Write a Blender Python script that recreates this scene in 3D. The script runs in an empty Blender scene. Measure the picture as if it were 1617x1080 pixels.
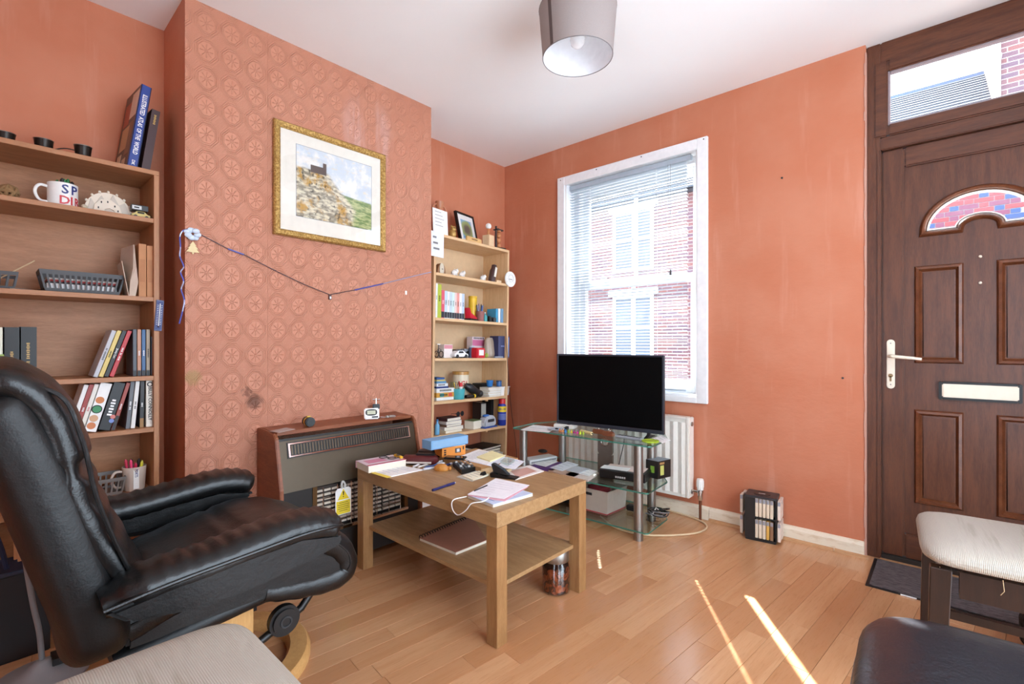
import bpy, bmesh, math, random
from mathutils import Vector, Matrix, Euler
random.seed(7)
D = bpy.data
SC = bpy.context.scene
COL = SC.collection
PI = math.pi

# ---------------------------------------------------------------- camera
FPX, HZ, CH = 760.0, 544.0, 1.01                 # focal length in pixels, horizon row, eye height
HEAD = math.atan((1497 - 808.5) / FPX)           # heading, turned left of +Y
CX, CY = 2.635, -2.820
cam_d = D.cameras.new('camera'); cam = D.objects.new('camera', cam_d); COL.objects.link(cam)
cam.location = (CX, CY, CH); cam.rotation_euler = (PI / 2, 0, HEAD)
cam_d.sensor_fit = 'HORIZONTAL'; cam_d.sensor_width = 36.0
cam_d.lens = 36.0 * FPX / 1617.0
cam_d.shift_y = (HZ - 540.0) / 1617.0
cam_d.clip_start = 0.02
SC.camera = cam
# ---------------------------------------------------------------- sky, sun, exposure
W = D.worlds.new('sky'); SC.world = W; W.use_nodes = True
W.node_tree.nodes['Background'].inputs[0].default_value = (0.74, 0.87, 1.0, 1)
W.node_tree.nodes['Background'].inputs[1].default_value = 2.2
sun_d = D.lights.new('sun', 'SUN'); sun = D.objects.new('sun', sun_d); COL.objects.link(sun)
sun_d.energy = 12.0; sun_d.color = (1.0, 0.97, 0.92); sun_d.angle = math.radians(0.53)
_el = math.radians(38.0); _h = Vector((0.573, -0.819))
sun.rotation_euler = Vector((_h.x * math.cos(_el), _h.y * math.cos(_el), -math.sin(_el))).to_track_quat('-Z', 'Y').to_euler()
VS = SC.view_settings
VS.view_transform = 'Standard'; VS.look = 'None'; VS.gamma = 1.0; VS.use_curve_mapping = False
VS.exposure = 2.05

# ---------------------------------------------------------------- helpers
_F = Vector((-math.sin(HEAD), math.cos(HEAD), 0)); _R = Vector((math.cos(HEAD), math.sin(HEAD), 0))
def at(px, py, x=None, y=None, z=None):
    """photo pixel -> point on the plane x=, y= or z= that the thing touches"""
    d = _F + _R * ((px - 808.5) / FPX) + Vector((0, 0, (HZ - py) / FPX))
    c = Vector((CX, CY, CH))
    t = (x - CX) / d.x if x is not None else (y - CY) / d.y if y is not None else (z - CH) / d.z
    return c + d * t
def lin(c):
    return tuple((v / 255 / 12.92) if v / 255 <= .04045 else ((v / 255 + .055) / 1.055) ** 2.4 for v in c)
class S:
    """a node socket with arithmetic"""
    nt = None
    def __init__(s, k): s.k = k
    @staticmethod
    def op(o, *a):
        n = S.nt.nodes.new('ShaderNodeMath'); n.operation = o
        for i, v in enumerate(a):
            if isinstance(v, S): S.nt.links.new(v.k, n.inputs[i])
            else: n.inputs[i].default_value = v
        return S(n.outputs[0])
    def __add__(s, o): return S.op('ADD', s, o)
    __radd__ = __add__
    def __sub__(s, o): return S.op('SUBTRACT', s, o)
    def __rsub__(s, o): return S.op('SUBTRACT', o, s)
    def __mul__(s, o): return S.op('MULTIPLY', s, o)
    __rmul__ = __mul__
    def __truediv__(s, o): return S.op('DIVIDE', s, o)
def smooth(v, a, b):
    n = S.nt.nodes.new('ShaderNodeMapRange'); n.interpolation_type = 'SMOOTHSTEP'
    S.nt.links.new(v.k, n.inputs[0]); n.inputs[1].default_value = a; n.inputs[2].default_value = b
    return S(n.outputs[0])
def coords(kind='Object'):
    n = S.nt.nodes.new('ShaderNodeTexCoord'); return n.outputs[kind]
def geo_pos():
    return S.nt.nodes.new('ShaderNodeNewGeometry').outputs['Position']
def xyz(vec):
    n = S.nt.nodes.new('ShaderNodeSeparateXYZ'); S.nt.links.new(vec, n.inputs[0]); return [S(o) for o in n.outputs]
def scaled(vec, sc, rot=(0, 0, 0), loc=(0, 0, 0)):
    n = S.nt.nodes.new('ShaderNodeMapping'); S.nt.links.new(vec, n.inputs[0])
    n.inputs['Scale'].default_value = sc; n.inputs['Rotation'].default_value = rot; n.inputs['Location'].default_value = loc
    return n.outputs[0]
def noise(vec, scale, detail=4, rough=.55):
    n = S.nt.nodes.new('ShaderNodeTexNoise'); S.nt.links.new(vec, n.inputs['Vector'])
    n.inputs['Scale'].default_value = scale; n.inputs['Detail'].default_value = detail; n.inputs['Roughness'].default_value = rough
    return S(n.outputs[0])
def mixc(f, a, b):
    n = S.nt.nodes.new('ShaderNodeMix'); n.data_type = 'RGBA'
    if isinstance(f, S): S.nt.links.new(f.k, n.inputs[0])
    else: n.inputs[0].default_value = f
    for i, v in ((6, a), (7, b)):
        if isinstance(v, tuple): n.inputs[i].default_value = (*v, 1)
        else: S.nt.links.new(v, n.inputs[i])
    return n.outputs[2]
def bump(h, strength, dist=.01):
    n = S.nt.nodes.new('ShaderNodeBump'); n.inputs['Strength'].default_value = strength; n.inputs['Distance'].default_value = dist
    S.nt.links.new(h.k, n.inputs['Height']); return n.outputs[0]
MATS = {}
def mat(name, c=(200, 200, 200), rough=.5, metal=0.0, spec=.5, fn=None, trans=0, emit=None, coat=0):
    """one cached procedural material; fn(bsdf, nodes) adds texture nodes"""
    if name in MATS: return MATS[name]
    m = D.materials.new(name); m.use_nodes = True; S.nt = m.node_tree
    b = m.node_tree.nodes['Principled BSDF']
    b.inputs['Base Color'].default_value = (*lin(c), 1); b.inputs['Roughness'].default_value = rough
    b.inputs['Metallic'].default_value = metal; b.inputs['Specular IOR Level'].default_value = spec
    b.inputs['Transmission Weight'].default_value = trans; b.inputs['Coat Weight'].default_value = coat
    if fn: fn(b, m.node_tree.links)
    else:                                                     # faint surface variation, so nothing is perfectly flat
        v = noise(coords(), 35, 3); l = lin(c)
        m.node_tree.links.new(mixc(v, tuple(x * .9 for x in l), tuple(min(1, x * 1.08) for x in l)), b.inputs['Base Color'])
    MATS[name] = m; return m
def colm(c, rough=.5):
    return mat('plain_%d_%d_%d' % tuple(c), c, rough)
def wood(name, c1, c2, scale=(1, 1, 1), rough=.45, rot=(0, 0, 0), vec='Object', coat=0, fine=1.0):
    def f(b, L):
        v = scaled(coords(vec), scale, rot)
        n1 = noise(v, 6, 6, .6); n2 = noise(v, 40 * fine, 3, .6)
        k = smooth(n1 * .65 + n2 * .35, .32, .68)
        L.new(mixc(k, lin(c1), lin(c2)), b.inputs['Base Color'])
        L.new(bump(n2, .12, .002), b.inputs['Normal'])
    return mat(name, c1, rough, fn=f, coat=coat)

class G:
    """collects shapes into one mesh"""
    def __init__(s): s.v = []; s.f = []; s.X = None
    def _add(s, vs, fs):
        o = len(s.v)
        s.v += [tuple(s.X @ Vector(p)) if s.X is not None else tuple(p) for p in vs]
        s.f += [tuple(i + o for i in f) for f in fs]; return s
    def at(s, X): s.X = X; return s
    def box(s, x0, x1, y0, y1, z0, z1):
        return s._add([(x0, y0, z0), (x1, y0, z0), (x1, y1, z0), (x0, y1, z0), (x0, y0, z1), (x1, y0, z1), (x1, y1, z1), (x0, y1, z1)],
                      [(0, 3, 2, 1), (4, 5, 6, 7), (0, 1, 5, 4), (1, 2, 6, 5), (2, 3, 7, 6), (3, 0, 4, 7)])
    def cbox(s, c, d): return s.box(c[0] - d[0] / 2, c[0] + d[0] / 2, c[1] - d[1] / 2, c[1] + d[1] / 2, c[2] - d[2] / 2, c[2] + d[2] / 2)
    def prism(s, poly, a, b, axis='z'):
        """polygon extruded from a to b; axis z: (x,y), x: (y,z), y: (x,z)"""
        def P(p, h): return (p[0], p[1], h) if axis == 'z' else (h, p[0], p[1]) if axis == 'x' else (p[0], h, p[1])
        n = len(poly); fs = [tuple(range(n))[::-1], tuple(range(n, 2 * n))] + [(i, (i + 1) % n, n + (i + 1) % n, n + i) for i in range(n)]
        return s._add([P(p, a) for p in poly] + [P(p, b) for p in poly], fs)
    def loft(s, loops, cap=True, closed=False):
        n = len(loops[0]); m = len(loops); vs = [p for l in loops for p in l]; fs = []
        for j in range(m if closed else m - 1):
            k = (j + 1) % m
            fs += [(j * n + i, j * n + (i + 1) % n, k * n + (i + 1) % n, k * n + i) for i in range(n)]
        if cap and not closed: fs += [tuple(range(n))[::-1], tuple((m - 1) * n + i for i in range(n))]
        return s._add(vs, fs)
    def lathe(s, prof, seg=20, c=(0, 0, 0), cap=True):
        return s.loft([[(c[0] + r * math.cos(2 * PI * i / seg), c[1] + r * math.sin(2 * PI * i / seg), c[2] + z) for i in range(seg)] for r, z in prof], cap)
    def cyl(s, c, r, h, seg=16, axis='z', r2=None):
        r2 = r if r2 is None else r2; L = []
        for rr, k in ((r, 0), (r2, h)):
            l = []
            for i in range(seg):
                a, b = rr * math.cos(2 * PI * i / seg), rr * math.sin(2 * PI * i / seg)
                l.append((c[0] + a, c[1] + b, c[2] + k) if axis == 'z' else (c[0] + k, c[1] + a, c[2] + b) if axis == 'x' else (c[0] + b, c[1] + k, c[2] + a))
            L.append(l)
        return s.loft(L)
    def ball(s, c, r, seg=12, sc=(1, 1, 1)):
        n = max(5, seg // 2); L = []
        for j in range(n + 1):
            t = PI * (j + (.04 if j == 0 else -.04 if j == n else 0)) / n
            L.append([(c[0] + sc[0] * r * math.sin(t) * math.cos(2 * PI * i / seg), c[1] + sc[1] * r * math.sin(t) * math.sin(2 * PI * i / seg), c[2] - sc[2] * r * math.cos(t)) for i in range(seg)])
        return s.loft(L)
    def tube(s, path, r, seg=8, closed=False):
        P = [Vector(p) for p in path]; n = len(P); L = []; up = None
        for i, p in enumerate(P):
            a = P[i - 1] if (i or closed) else p; b = P[(i + 1) % n] if (i < n - 1 or closed) else p
            t = (b - a).normalized()
            if up is None: up = Vector((0, 0, 1)) if abs(t.z) < .9 else Vector((1, 0, 0))
            e = (up - t * up.dot(t)).normalized(); up = e; g = t.cross(e)
            rr = r[i] if isinstance(r, (list, tuple)) else r
            L.append([tuple(p + e * rr * math.cos(2 * PI * k / seg) + g * rr * math.sin(2 * PI * k / seg)) for k in range(seg)])
        return s.loft(L, True, closed)
    def torus(s, c, R, r, seg=28, k=8, axis='z', flat=1.0):
        L = []
        for j in range(seg):
            a = 2 * PI * j / seg; l = []
            for i in range(k):
                b = 2 * PI * i / k; q = R + r * math.cos(b); h = r * flat * math.sin(b)
                p = (q * math.cos(a), q * math.sin(a), h) if axis == 'z' else (h, q * math.cos(a), q * math.sin(a)) if axis == 'x' else (q * math.cos(a), h, q * math.sin(a))
                l.append((c[0] + p[0], c[1] + p[1], c[2] + p[2]))
            L.append(l)
        return s.loft(L, False, True)
    def mesh(s, name, m=None, smooth=False, bevel=0, seg=2, ang=30, fix=True):
        me = D.meshes.new(name); me.from_pydata(s.v, [], s.f)
        bm = bmesh.new(); bm.from_mesh(me)
        if fix: bmesh.ops.recalc_face_normals(bm, faces=bm.faces)
        if bevel:
            es = [e for e in bm.edges if len(e.link_faces) == 2 and e.calc_face_angle(0) > math.radians(ang)]
            bmesh.ops.bevel(bm, geom=es, offset=bevel, segments=seg, affect='EDGES', clamp_overlap=True)
        bm.to_mesh(me); bm.free()
        if m: me.materials.append(m)
        if smooth:
            for p in me.polygons: p.use_smooth = True
            me.set_sharp_from_angle(angle=math.radians(smooth if smooth is not True else 42))
        return me
    def obj(s, name, m, parent=None, **k):
        o = D.objects.new(name, s.mesh(name, m, **k)); COL.objects.link(o); o.parent = parent; return o
def tag(o, label, cat, group=None):
    o['label'] = label; o['category'] = cat
    if group: o['group'] = group
    return o
def thing(name, label, cat, loc=(0, 0, 0), rot=0, group=None):
    o = D.objects.new(name, None); COL.objects.link(o); o.empty_display_size = .05
    o.location = loc; o.rotation_euler = (0, 0, rot) if isinstance(rot, (int, float)) else tuple(rot)
    return tag(o, label, cat, group)
def struct(o): o['kind'] = 'structure'; return o
def copy_tree(o, parent=None):
    c = o.copy(); COL.objects.link(c); c.parent = parent
    for ch in o.children: copy_tree(ch, c)
    return c
def text(s, size, m, parent, X, name='lettering', ex=.0003, align='CENTER', sx=1.0):
    cu = D.curves.new('t', 'FONT'); cu.body = s; cu.size = size; cu.extrude = ex; cu.align_x = align; cu.align_y = 'CENTER'; cu.resolution_u = 2; cu.offset = size * .018
    t = D.objects.new('t', cu); me = D.meshes.new_from_object(t); D.objects.remove(t); D.curves.remove(cu)
    me.transform(X @ Matrix.Diagonal((sx, 1, 1, 1))); me.materials.clear(); me.materials.append(m); me.name = name
    o = D.objects.new(name, me); COL.objects.link(o); o.parent = parent; return o
def frame(o, ex, ey):
    """matrix whose local x and y run along ex and ey from origin o (text plane)"""
    ex = Vector(ex).normalized(); ey = Vector(ey).normalized(); ez = ex.cross(ey)
    X = Matrix((ex, ey, ez)).transposed().to_4x4(); X.translation = Vector(o); return X
def lerp(a, b, t): return a + (b - a) * t
def spline(P, n):
    """Catmull-Rom through points"""
    P = [Vector(p) for p in P]; Q = [P[0] * 2 - P[1]] + P + [P[-1] * 2 - P[-2]]; out = []
    for i in range(1, len(Q) - 2):
        for k in range(n):
            t = k / n; a, b, c, d = Q[i - 1], Q[i], Q[i + 1], Q[i + 2]
            out.append(.5 * ((2 * b) + (c - a) * t + (2 * a - 5 * b + 4 * c - d) * t * t + (3 * b - a - 3 * c + d) * t ** 3))
    out.append(P[-1]); return out
def sell(a, b, e, n):
    """superellipse loop in 2D"""
    L = []
    for i in range(n):
        t = 2 * PI * i / n; c, d = math.cos(t), math.sin(t)
        L.append((a * math.copysign(abs(c) ** (2 / e), c), b * math.copysign(abs(d) ** (2 / e), d)))
    return L

# ---------------------------------------------------------------- shared materials
def _wall(emb):
    def f(b, L):
        p = geo_pos(); X, Y, Z = xyz(p)
        n1 = noise(p, 2.2, 4); n2 = noise(scaled(p, (9, 9, 1.1)), 1.3, 4); n3 = noise(p, 60, 3)
        c = mixc(smooth(n1, .35, .7), lin((194, 118, 86)), lin((202, 132, 102)))
        c = mixc(smooth(n2, .56, .74) * .45, c, lin((214, 152, 128)))           # chalky distemper streaks
        if emb:
            c = mixc(.55, c, lin((202, 146, 122)))
            patch = smooth((Y + 1.43) * (Y + 1.43) + (Z - 2.12) * (Z - 2.12) * .5, .035, .0) * smooth(n2, .4, .62)
            c = mixc(patch * .75, c, lin((216, 176, 166)))
            for yy, zz, r, col in ((-1.998, .756, .045, (96, 58, 42)), (-2.03, .80, .025, (126, 78, 58)), (-2.235, .875, .04, (176, 140, 92))):
                d = (Y - yy) * (Y - yy) + (Z - zz) * (Z - zz)
                c = mixc(smooth(d + (n3 - .5) * .002, r * r, .0) * .85, c, lin(col))
            u = S.op('FRACT', (Y + 10.05) / .0965) - .5; v = S.op('FRACT', (Z + 10.0) / .116) - .5
            au = S.op('ABSOLUTE', u); av = S.op('ABSOLUTE', v)
            octo = S.op('MAXIMUM', S.op('MAXIMUM', au, av), (au + av) * .72)
            r = S.op('SQRT', u * u + v * v); th = S.op('ARCTAN2', v, u)
            def ring(d, c0, w): return smooth(S.op('ABSOLUTE', d - c0), w, 0.0)
            pet = smooth(S.op('ABSOLUTE', S.op('SINE', th * 4.0)), .55, .05) * smooth(r, .27, .20) * smooth(r, .05, .09)
            h = ring(octo, .39, .024) + ring(octo, .325, .018) * .7 + pet * .8 + ring(r, .05, .025) + ring(octo, .46, .016) * .6
            dot = smooth(S.op('SINE', u * 90.0) * S.op('SINE', v * 90.0), .3, .8) * smooth(octo, .40, .44)
            h = (h + dot * .5) * (n1 * .9 + .45) + n3 * .5
            seam = smooth(n1, .2, .8)
            c = mixc(smooth(h, .6, 1.6) * .16, c, lin((222, 160, 134)))  # raised relief tinted paler, a highlight put into the colour
            L.new(bump(h, .7, .0055), b.inputs['Normal'])
        else:
            sw = noise(scaled(p, (1, 1, 1.6)), 26, 3, .6)
            L.new(bump(sw * 1.0 + n3 * .25, .22, .006), b.inputs['Normal'])
        L.new(c, b.inputs['Base Color'])
    return f
TERRA = mat('terracotta_paint', rough=.62, spec=.35, fn=_wall(False))
EMBOSS = mat('embossed_terracotta_wallpaper', rough=.55, spec=.4, fn=_wall(True))
def _ceil(b, L):
    p = geo_pos(); L.new(bump(noise(p, 9, 4), .08, .01), b.inputs['Normal'])
    L.new(mixc(noise(p, 1.5, 3), lin((240, 240, 238)), lin((248, 248, 247))), b.inputs['Base Color'])
CEIL = mat('ceiling_white', rough=.9, spec=.1, fn=_ceil)
WHITE = mat('white_gloss', (240, 240, 236), .35)
UPVC = mat('white_upvc', (244, 245, 246), .3)
SLAT = mat('blind_slat_white', (186, 197, 208), .4)
def _skirt(b, L):
    p = geo_pos(); n = noise(scaled(p, (3, 3, 14)), 4, 5, .65)
    L.new(mixc(smooth(n, .5, .72), lin((234, 222, 200)), lin((212, 190, 158))), b.inputs['Base Color'])
SKIRT = mat('worn_cream_skirting', rough=.5, fn=_skirt)
def _glass(b, L):
    nt = S.nt; t = nt.nodes.new('ShaderNodeBsdfTransparent'); g = nt.nodes.new('ShaderNodeBsdfGlossy'); g.inputs['Roughness'].default_value = .02
    fr = nt.nodes.new('ShaderNodeLayerWeight'); fk = S.op('POWER', S(fr.outputs['Facing']), 4.0) * .7 + .045
    m = nt.nodes.new('ShaderNodeMixShader'); L.new(fk.k, m.inputs[0]); L.new(t.outputs[0], m.inputs[1]); L.new(g.outputs[0], m.inputs[2])
    L.new(m.outputs[0], nt.nodes['Material Output'].inputs['Surface'])
GLASS = mat('window_glass', fn=_glass)
def _tglass(b, L):
    nt = S.nt; t = nt.nodes.new('ShaderNodeBsdfTransparent'); t.inputs[0].default_value = (.91, .97, .945, 1)
    g = nt.nodes.new('ShaderNodeBsdfGlossy'); g.inputs['Roughness'].default_value = .03
    fr = nt.nodes.new('ShaderNodeLayerWeight'); fk = S.op('POWER', S(fr.outputs['Facing']), 4.0) * .7 + .045
    m = nt.nodes.new('ShaderNodeMixShader'); L.new(fk.k, m.inputs[0]); L.new(t.outputs[0], m.inputs[1]); L.new(g.outputs[0], m.inputs[2])
    L.new(m.outputs[0], nt.nodes['Material Output'].inputs['Surface'])
TGLASS = mat('green_tinted_glass', fn=_tglass)
GEDGE = mat('glass_edge_green', (110, 178, 158), .12)
DOORW = wood('rosewood_door_foil', (74, 38, 21), (102, 57, 33), (9, 9, 1), .38, vec='Object')
DOORH = wood('rosewood_foil_horizontal', (74, 38, 21), (102, 57, 33), (1, 9, 9), .38)
BEECH = wood('beech_bookcase', (158, 106, 68), (180, 126, 86), (9, 1.2, 9), .5)
BEECHP = wood('pale_beech_bookcase', (212, 172, 126), (226, 190, 146), (9, 1.2, 9), .5)
OAK = wood('oak_coffee_table', (150, 114, 74), (176, 140, 98), (1.2, 9, 9), .42)
OAKV = wood('oak_coffee_table_leg', (140, 100, 60), (166, 124, 80), (9, 9, 1.2), .42)
def _leather(b, L):
    v = coords(); n = noise(v, 16, 4, .6); g = noise(v, 260, 2)
    L.new(bump(n * 1.0 + g * .12, .28, .01), b.inputs['Normal'])
LEATHER = mat('black_leather', (13, 14, 15), .33, fn=_leather)
BLACK = mat('black_plastic', (18, 18, 19), .4)
DARKG = mat('dark_grey_plastic', (52, 53, 55), .45)
GREY = mat('grey_plastic', (128, 128, 130), .45)
LGREY = mat('light_grey_plastic', (196, 196, 194), .45)
STEEL = mat('brushed_steel', (164, 160, 154), .42, 1.0)
CHROME = mat('chrome', (220, 220, 220), .12, 1.0)
COPPER = mat('copper', (190, 110, 70), .3, 1.0)
PAPER = mat('white_paper', (240, 240, 238), .8)
CREAM = mat('cream_paper', (236, 230, 204), .8)
PAGES = mat('page_edges', (228, 220, 202), .85)
INK = mat('black_ink', (22, 22, 26), .7)
WINK = mat('white_print', (240, 240, 238), .6)
GOLDINK = mat('gold_print', (196, 160, 84), .4)
# ================================================================ the room
ZC = 2.432; XR = 3.42; YB = -4.3; DX0, DX1 = 2.345, 3.13       # ceiling, right wall, back wall, door opening
WX0, WX1, WZ0, WZ1 = .60, 1.545, .70, 2.165                    # window opening
CHX, CHY0, CHY1 = .334, -2.262, -1.003                         # chimney breast
struct(G().box(-.25, XR + .2, YB - .1, .25, -.12, -.005).obj('floor', mat('floor_underlay', (120, 84, 56), .8)))
FLOOR = D.objects['floor']
def _plank(b, L):
    oi = S.nt.nodes.new('ShaderNodeObjectInfo'); rnd = S(oi.outputs['Random'])
    v = scaled(coords(), (14, 1.0, 1)); nt = S.nt
    off = nt.nodes.new('ShaderNodeVectorMath'); off.operation = 'ADD'; L.new(v, off.inputs[0])
    cb = nt.nodes.new('ShaderNodeCombineXYZ'); L.new((rnd * 37.0).k, cb.inputs[0]); L.new((rnd * 11.0).k, cb.inputs[1]); L.new(cb.outputs[0], off.inputs[1])
    n1 = noise(off.outputs[0], 2.0, 5, .6); n2 = noise(off.outputs[0], 14, 3, .6)
    base = mixc(rnd, lin((186, 134, 94)), lin((208, 160, 118)))
    c = mixc(smooth(n1, .4, .7) * .55, base, lin((186, 132, 88)))
    c = mixc(smooth(n2, .5, .75) * .3, c, lin((158, 104, 66)))
    L.new(c, b.inputs['Base Color']); L.new(bump(n2, .03, .001), b.inputs['Normal'])
    L.new((n2 * .12 + .13).k, b.inputs['Roughness'])
PLANK = mat('laminate_plank', rough=.3, fn=_plank)
def build_floor():
    w, a = .078, math.radians(-6.0); ca, sa = math.cos(a), math.sin(a); rows = []
    c = Vector((1.6, -2.0))
    for i in range(-40, 41):
        t = -3.6 + random.random() * .4
        while t < 3.4:
            l = random.choice((.38, .52, .66, .8)) ; rows.append((i * w, t, t + l)); t += l
    items = []
    for u, t0, t1 in rows:
        m = Vector((u + w / 2, (t0 + t1) / 2)); p = Vector((c.x + m.x * ca - m.y * sa, c.y + m.x * sa + m.y * ca))
        poly = [Vector((c.x + x * ca - y * sa, c.y + x * sa + y * ca)) for x, y in ((u, t0), (u + w, t0), (u + w, t1), (u, t1))]
        if max(q.x for q in poly) < 0 or min(q.x for q in poly) > XR or max(q.y for q in poly) < YB or min(q.y for q in poly) > .12: continue
        v = Vector((p.x - CX, p.y - CY, -CH)); dp = v.dot(_F); vis = 0
        if dp > .3:
            px = 808.5 + FPX * v.dot(_R) / dp; py = HZ + FPX * CH / dp
            if -150 < px < 1770 and py < 1180: vis = 1
        items.append((-vis, v.length, p, t1 - t0, poly))
    items.sort(key=lambda q: (q[0], q[1])); rest = G(); shared = {}
    for k, (nv, _, p, l, poly) in enumerate(items):
        inside = all(0 <= q.x <= XR and YB <= q.y <= .1 for q in poly)
        if k < 300 and inside:
            if l not in shared:
                shared[l] = G().box(-w / 2 + .0004, w / 2 - .0004, -l / 2 + .0004, l / 2 - .0004, -.005, 0).mesh('plank', PLANK, bevel=.0006, seg=1)
            o = D.objects.new('plank', shared[l]); COL.objects.link(o); o.parent = FLOOR; o.location = (p.x, p.y, 0); o.rotation_euler.z = a
        else:
            q = [(v.x, v.y) for v in poly]
            for ax, lim, sg in ((0, 0, 1), (0, XR, -1), (1, YB, 1), (1, .045, -1)):
                o2 = []
                for i in range(len(q)):
                    A, B = q[i - 1], q[i]; da, db = (A[ax] - lim) * sg, (B[ax] - lim) * sg
                    if (da >= 0) != (db >= 0): t = da / (da - db); o2.append((A[0] + (B[0] - A[0]) * t, A[1] + (B[1] - A[1]) * t))
                    if db >= 0: o2.append(B)
                q = o2
                if len(q) < 3: break
            if len(q) >= 3: rest.prism(q, -.005, -.0002)
    r = rest.obj('plank_border', PLANK, FLOOR); r['kind'] = 'stuff'
build_floor()

struct(G().box(-.25, XR + .2, YB - .1, .25, ZC, ZC + .12).obj('ceiling', CEIL))
struct(G().box(-.2, 0, YB, .22, -.005, ZC).obj('wall_left', TERRA))
ch = struct(G().box(0, CHX - .002, CHY0, CHY1, -.005, ZC).obj('wall_chimney', TERRA))
for y0, y1 in ((CHY0, -1.941), (-1.9402, -1.4312), (-1.4304, CHY1)):
    G().box(CHX - .002, CHX, y0, y1, .0, ZC).obj('wallpaper_strip', EMBOSS, ch)
g = G()
g.box(0, WX0, 0, .22, -.005, ZC).box(WX1, DX0, 0, .22, -.005, ZC).box(WX0, WX1, 0, .22, -.005, WZ0).box(WX0, WX1, 0, .22, WZ1, ZC).box(DX1, XR, 0, .22, -.005, ZC)
struct(g.obj('wall_far', TERRA))
# unseen side and back walls; their openings are added to let sky light in
OY0, OY1 = -2.7, -.75
g = G().box(XR, XR + .2, YB, OY0, -.005, ZC).box(XR, XR + .2, OY1, .22, -.005, ZC).box(XR, XR + .2, OY0, OY1, 2.2, ZC)
struct(g.obj('wall_right', TERRA))
g = G().box(-.2, 2.4, YB - .2, YB, -.005, ZC).box(3.0, XR + .2, YB - .2, YB, -.005, ZC).box(2.4, 3.0, YB - .2, YB, 2.25, ZC)
struct(g.obj('wall_back', TERRA))
# ragged bare plaster edge where the wall paint stops at the door frame
g = G(); zz = 0.0
while zz < 2.38:
    h = random.uniform(.02, .06); w = random.uniform(.002, .007)
    g.box(DX0 - w, DX0 + .004, -.0035, .02, zz, min(zz + h, 2.43)); zz += h
struct(g.obj('trim_1', mat('bare_plaster_edge', (192, 146, 128), .9)))
# skirting boards with a timber bead
sk = struct(G().prism([(0, 0), (-.016, 0), (-.016, .056), (-.010, .070), (0, .074)], 1.62, DX0 - .004, 'x').obj('baseboard_far', SKIRT))
BEAD = wood('bead_timber', (176, 126, 84), (206, 158, 112), (1, 9, 9), .5)
G().prism([(-.016, 0), (-.030, 0), (-.026, .010), (-.016, .014)], 1.62, 2.22, 'x').obj('bead', BEAD, sk)
G().prism([(-.016, 0), (-.032, 0), (-.028, .011), (-.016, .015)], 2.224, DX0 + .012, 'x').obj('bead', BEAD, sk)
sk2 = struct(G().prism([(0, 0), (-.016, 0), (-.016, .056), (-.010, .070), (0, .074)], .3, 1.618, 'x').obj('baseboard_far_left', SKIRT))
struct(G().box(CHX, CHX + .016, -1.26, CHY1, 0, .085).obj('baseboard_chimney', WHITE))

# ================================================================ window
win = G()
fx0, fx1, fz0, fz1 = .540, 1.611, .667, 2.210
def picture_frame(g, x0, x1, z0, z1, w, y0, y1, wb=None):
    wb = wb or w
    return g.box(x0, x0 + w, y0, y1, z0, z1).box(x1 - w, x1, y0, y1, z0, z1).box(x0 + w, x1 - w, y0, y1, z1 - w, z1).box(x0 + w, x1 - w, y0, y1, z0, z0 + wb)
picture_frame(win, fx0, fx1, fz0, fz1, .062, -.020, 0, .034)
win.box(WX0, WX0 + .008, 0, .10, WZ0, WZ1).box(WX1 - .008, WX1, 0, .10, WZ0, WZ1).box(WX0, WX1, 0, .10, WZ1 - .008, WZ1).box(WX0, WX1, -.004, .10, WZ0, WZ0 + .012)
WIN = struct(win.obj('window_1', UPVC, bevel=.003, seg=1))
picture_frame(G(), WX0, WX1, WZ0 + .01, WZ1, .05, .10, .18).obj('window_frame', UPVC, WIN, bevel=.004, seg=1)
sx0, sx1 = .648, 1.512
sash = picture_frame(G(), sx0, sx1, 1.405, 2.115, .05, .15, .185).box(1.055, 1.075, .155, .18, 1.43, 2.08).obj('upper_sash', UPVC, WIN, bevel=.004, seg=1)
for a, b in ((sx0 + .05, 1.055), (1.075, sx1 - .05)): G().box(a, b, .166, .170, 1.45, 2.07).obj('pane', GLASS, sash)
sash2 = picture_frame(G(), sx0, sx1, .715, 1.455, .05, .11, .148, .075).box(1.055, 1.075, .115, .145, .78, 1.41).obj('lower_sash', UPVC, WIN, bevel=.004, seg=1)
for a, b in ((sx0 + .05, 1.055), (1.075, sx1 - .05)): G().box(a, b, .126, .130, .788, 1.408).obj('pane', GLASS, sash2)
for xx in (.86, 1.30): G().cbox((xx, .105, 1.468), (.05, .03, .014)).cyl((xx - .012, .1, 1.474), .009, .012, 10).obj('latch', CHROME, sash2)
for xx, zz in ((.57, 2.19), (.87, 2.195), (1.2, 2.195), (1.59, 2.195)): G().cyl((xx, -.0215, zz), .004, .002, 8, 'y').obj('screw_head', DARKG, WIN)

# ---- venetian blind, each slat with its two cord holes
bl = thing('venetian_blind', 'white venetian blind with thin slats hanging in the window', 'blind', (0, 0, 0))
bx0, bx1, by = .612, 1.466, .045
G().box(bx0 - .002, bx1 + .03, by - .014, by + .014, 2.118, 2.150).obj('head_rail', SLAT, bl, bevel=.002, seg=1)
def slat_mesh():
    hs = [.78, 1.27]; hw = .005; ys = [-.0125, -.003, .003, .0125]; zs = [0, .0018, .0018, 0]; xs = [bx0]
    for h in hs: xs += [h - hw, h + hw]
    xs.append(bx1); vs = []; fs = []
    for x in xs:
        for y, z in zip(ys, zs): vs.append((x, y, z))
    for i in range(len(xs) - 1):
        for j in range(3):
            if j == 1 and i % 2 == 1: continue
            a = i * 4 + j; fs.append((a, a + 4, a + 5, a + 1))
    g = G(); g._add(vs, fs); return g.mesh('slat', SLAT, fix=False)
sm = slat_mesh(); zz = 2.108; pitch = .0199
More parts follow.
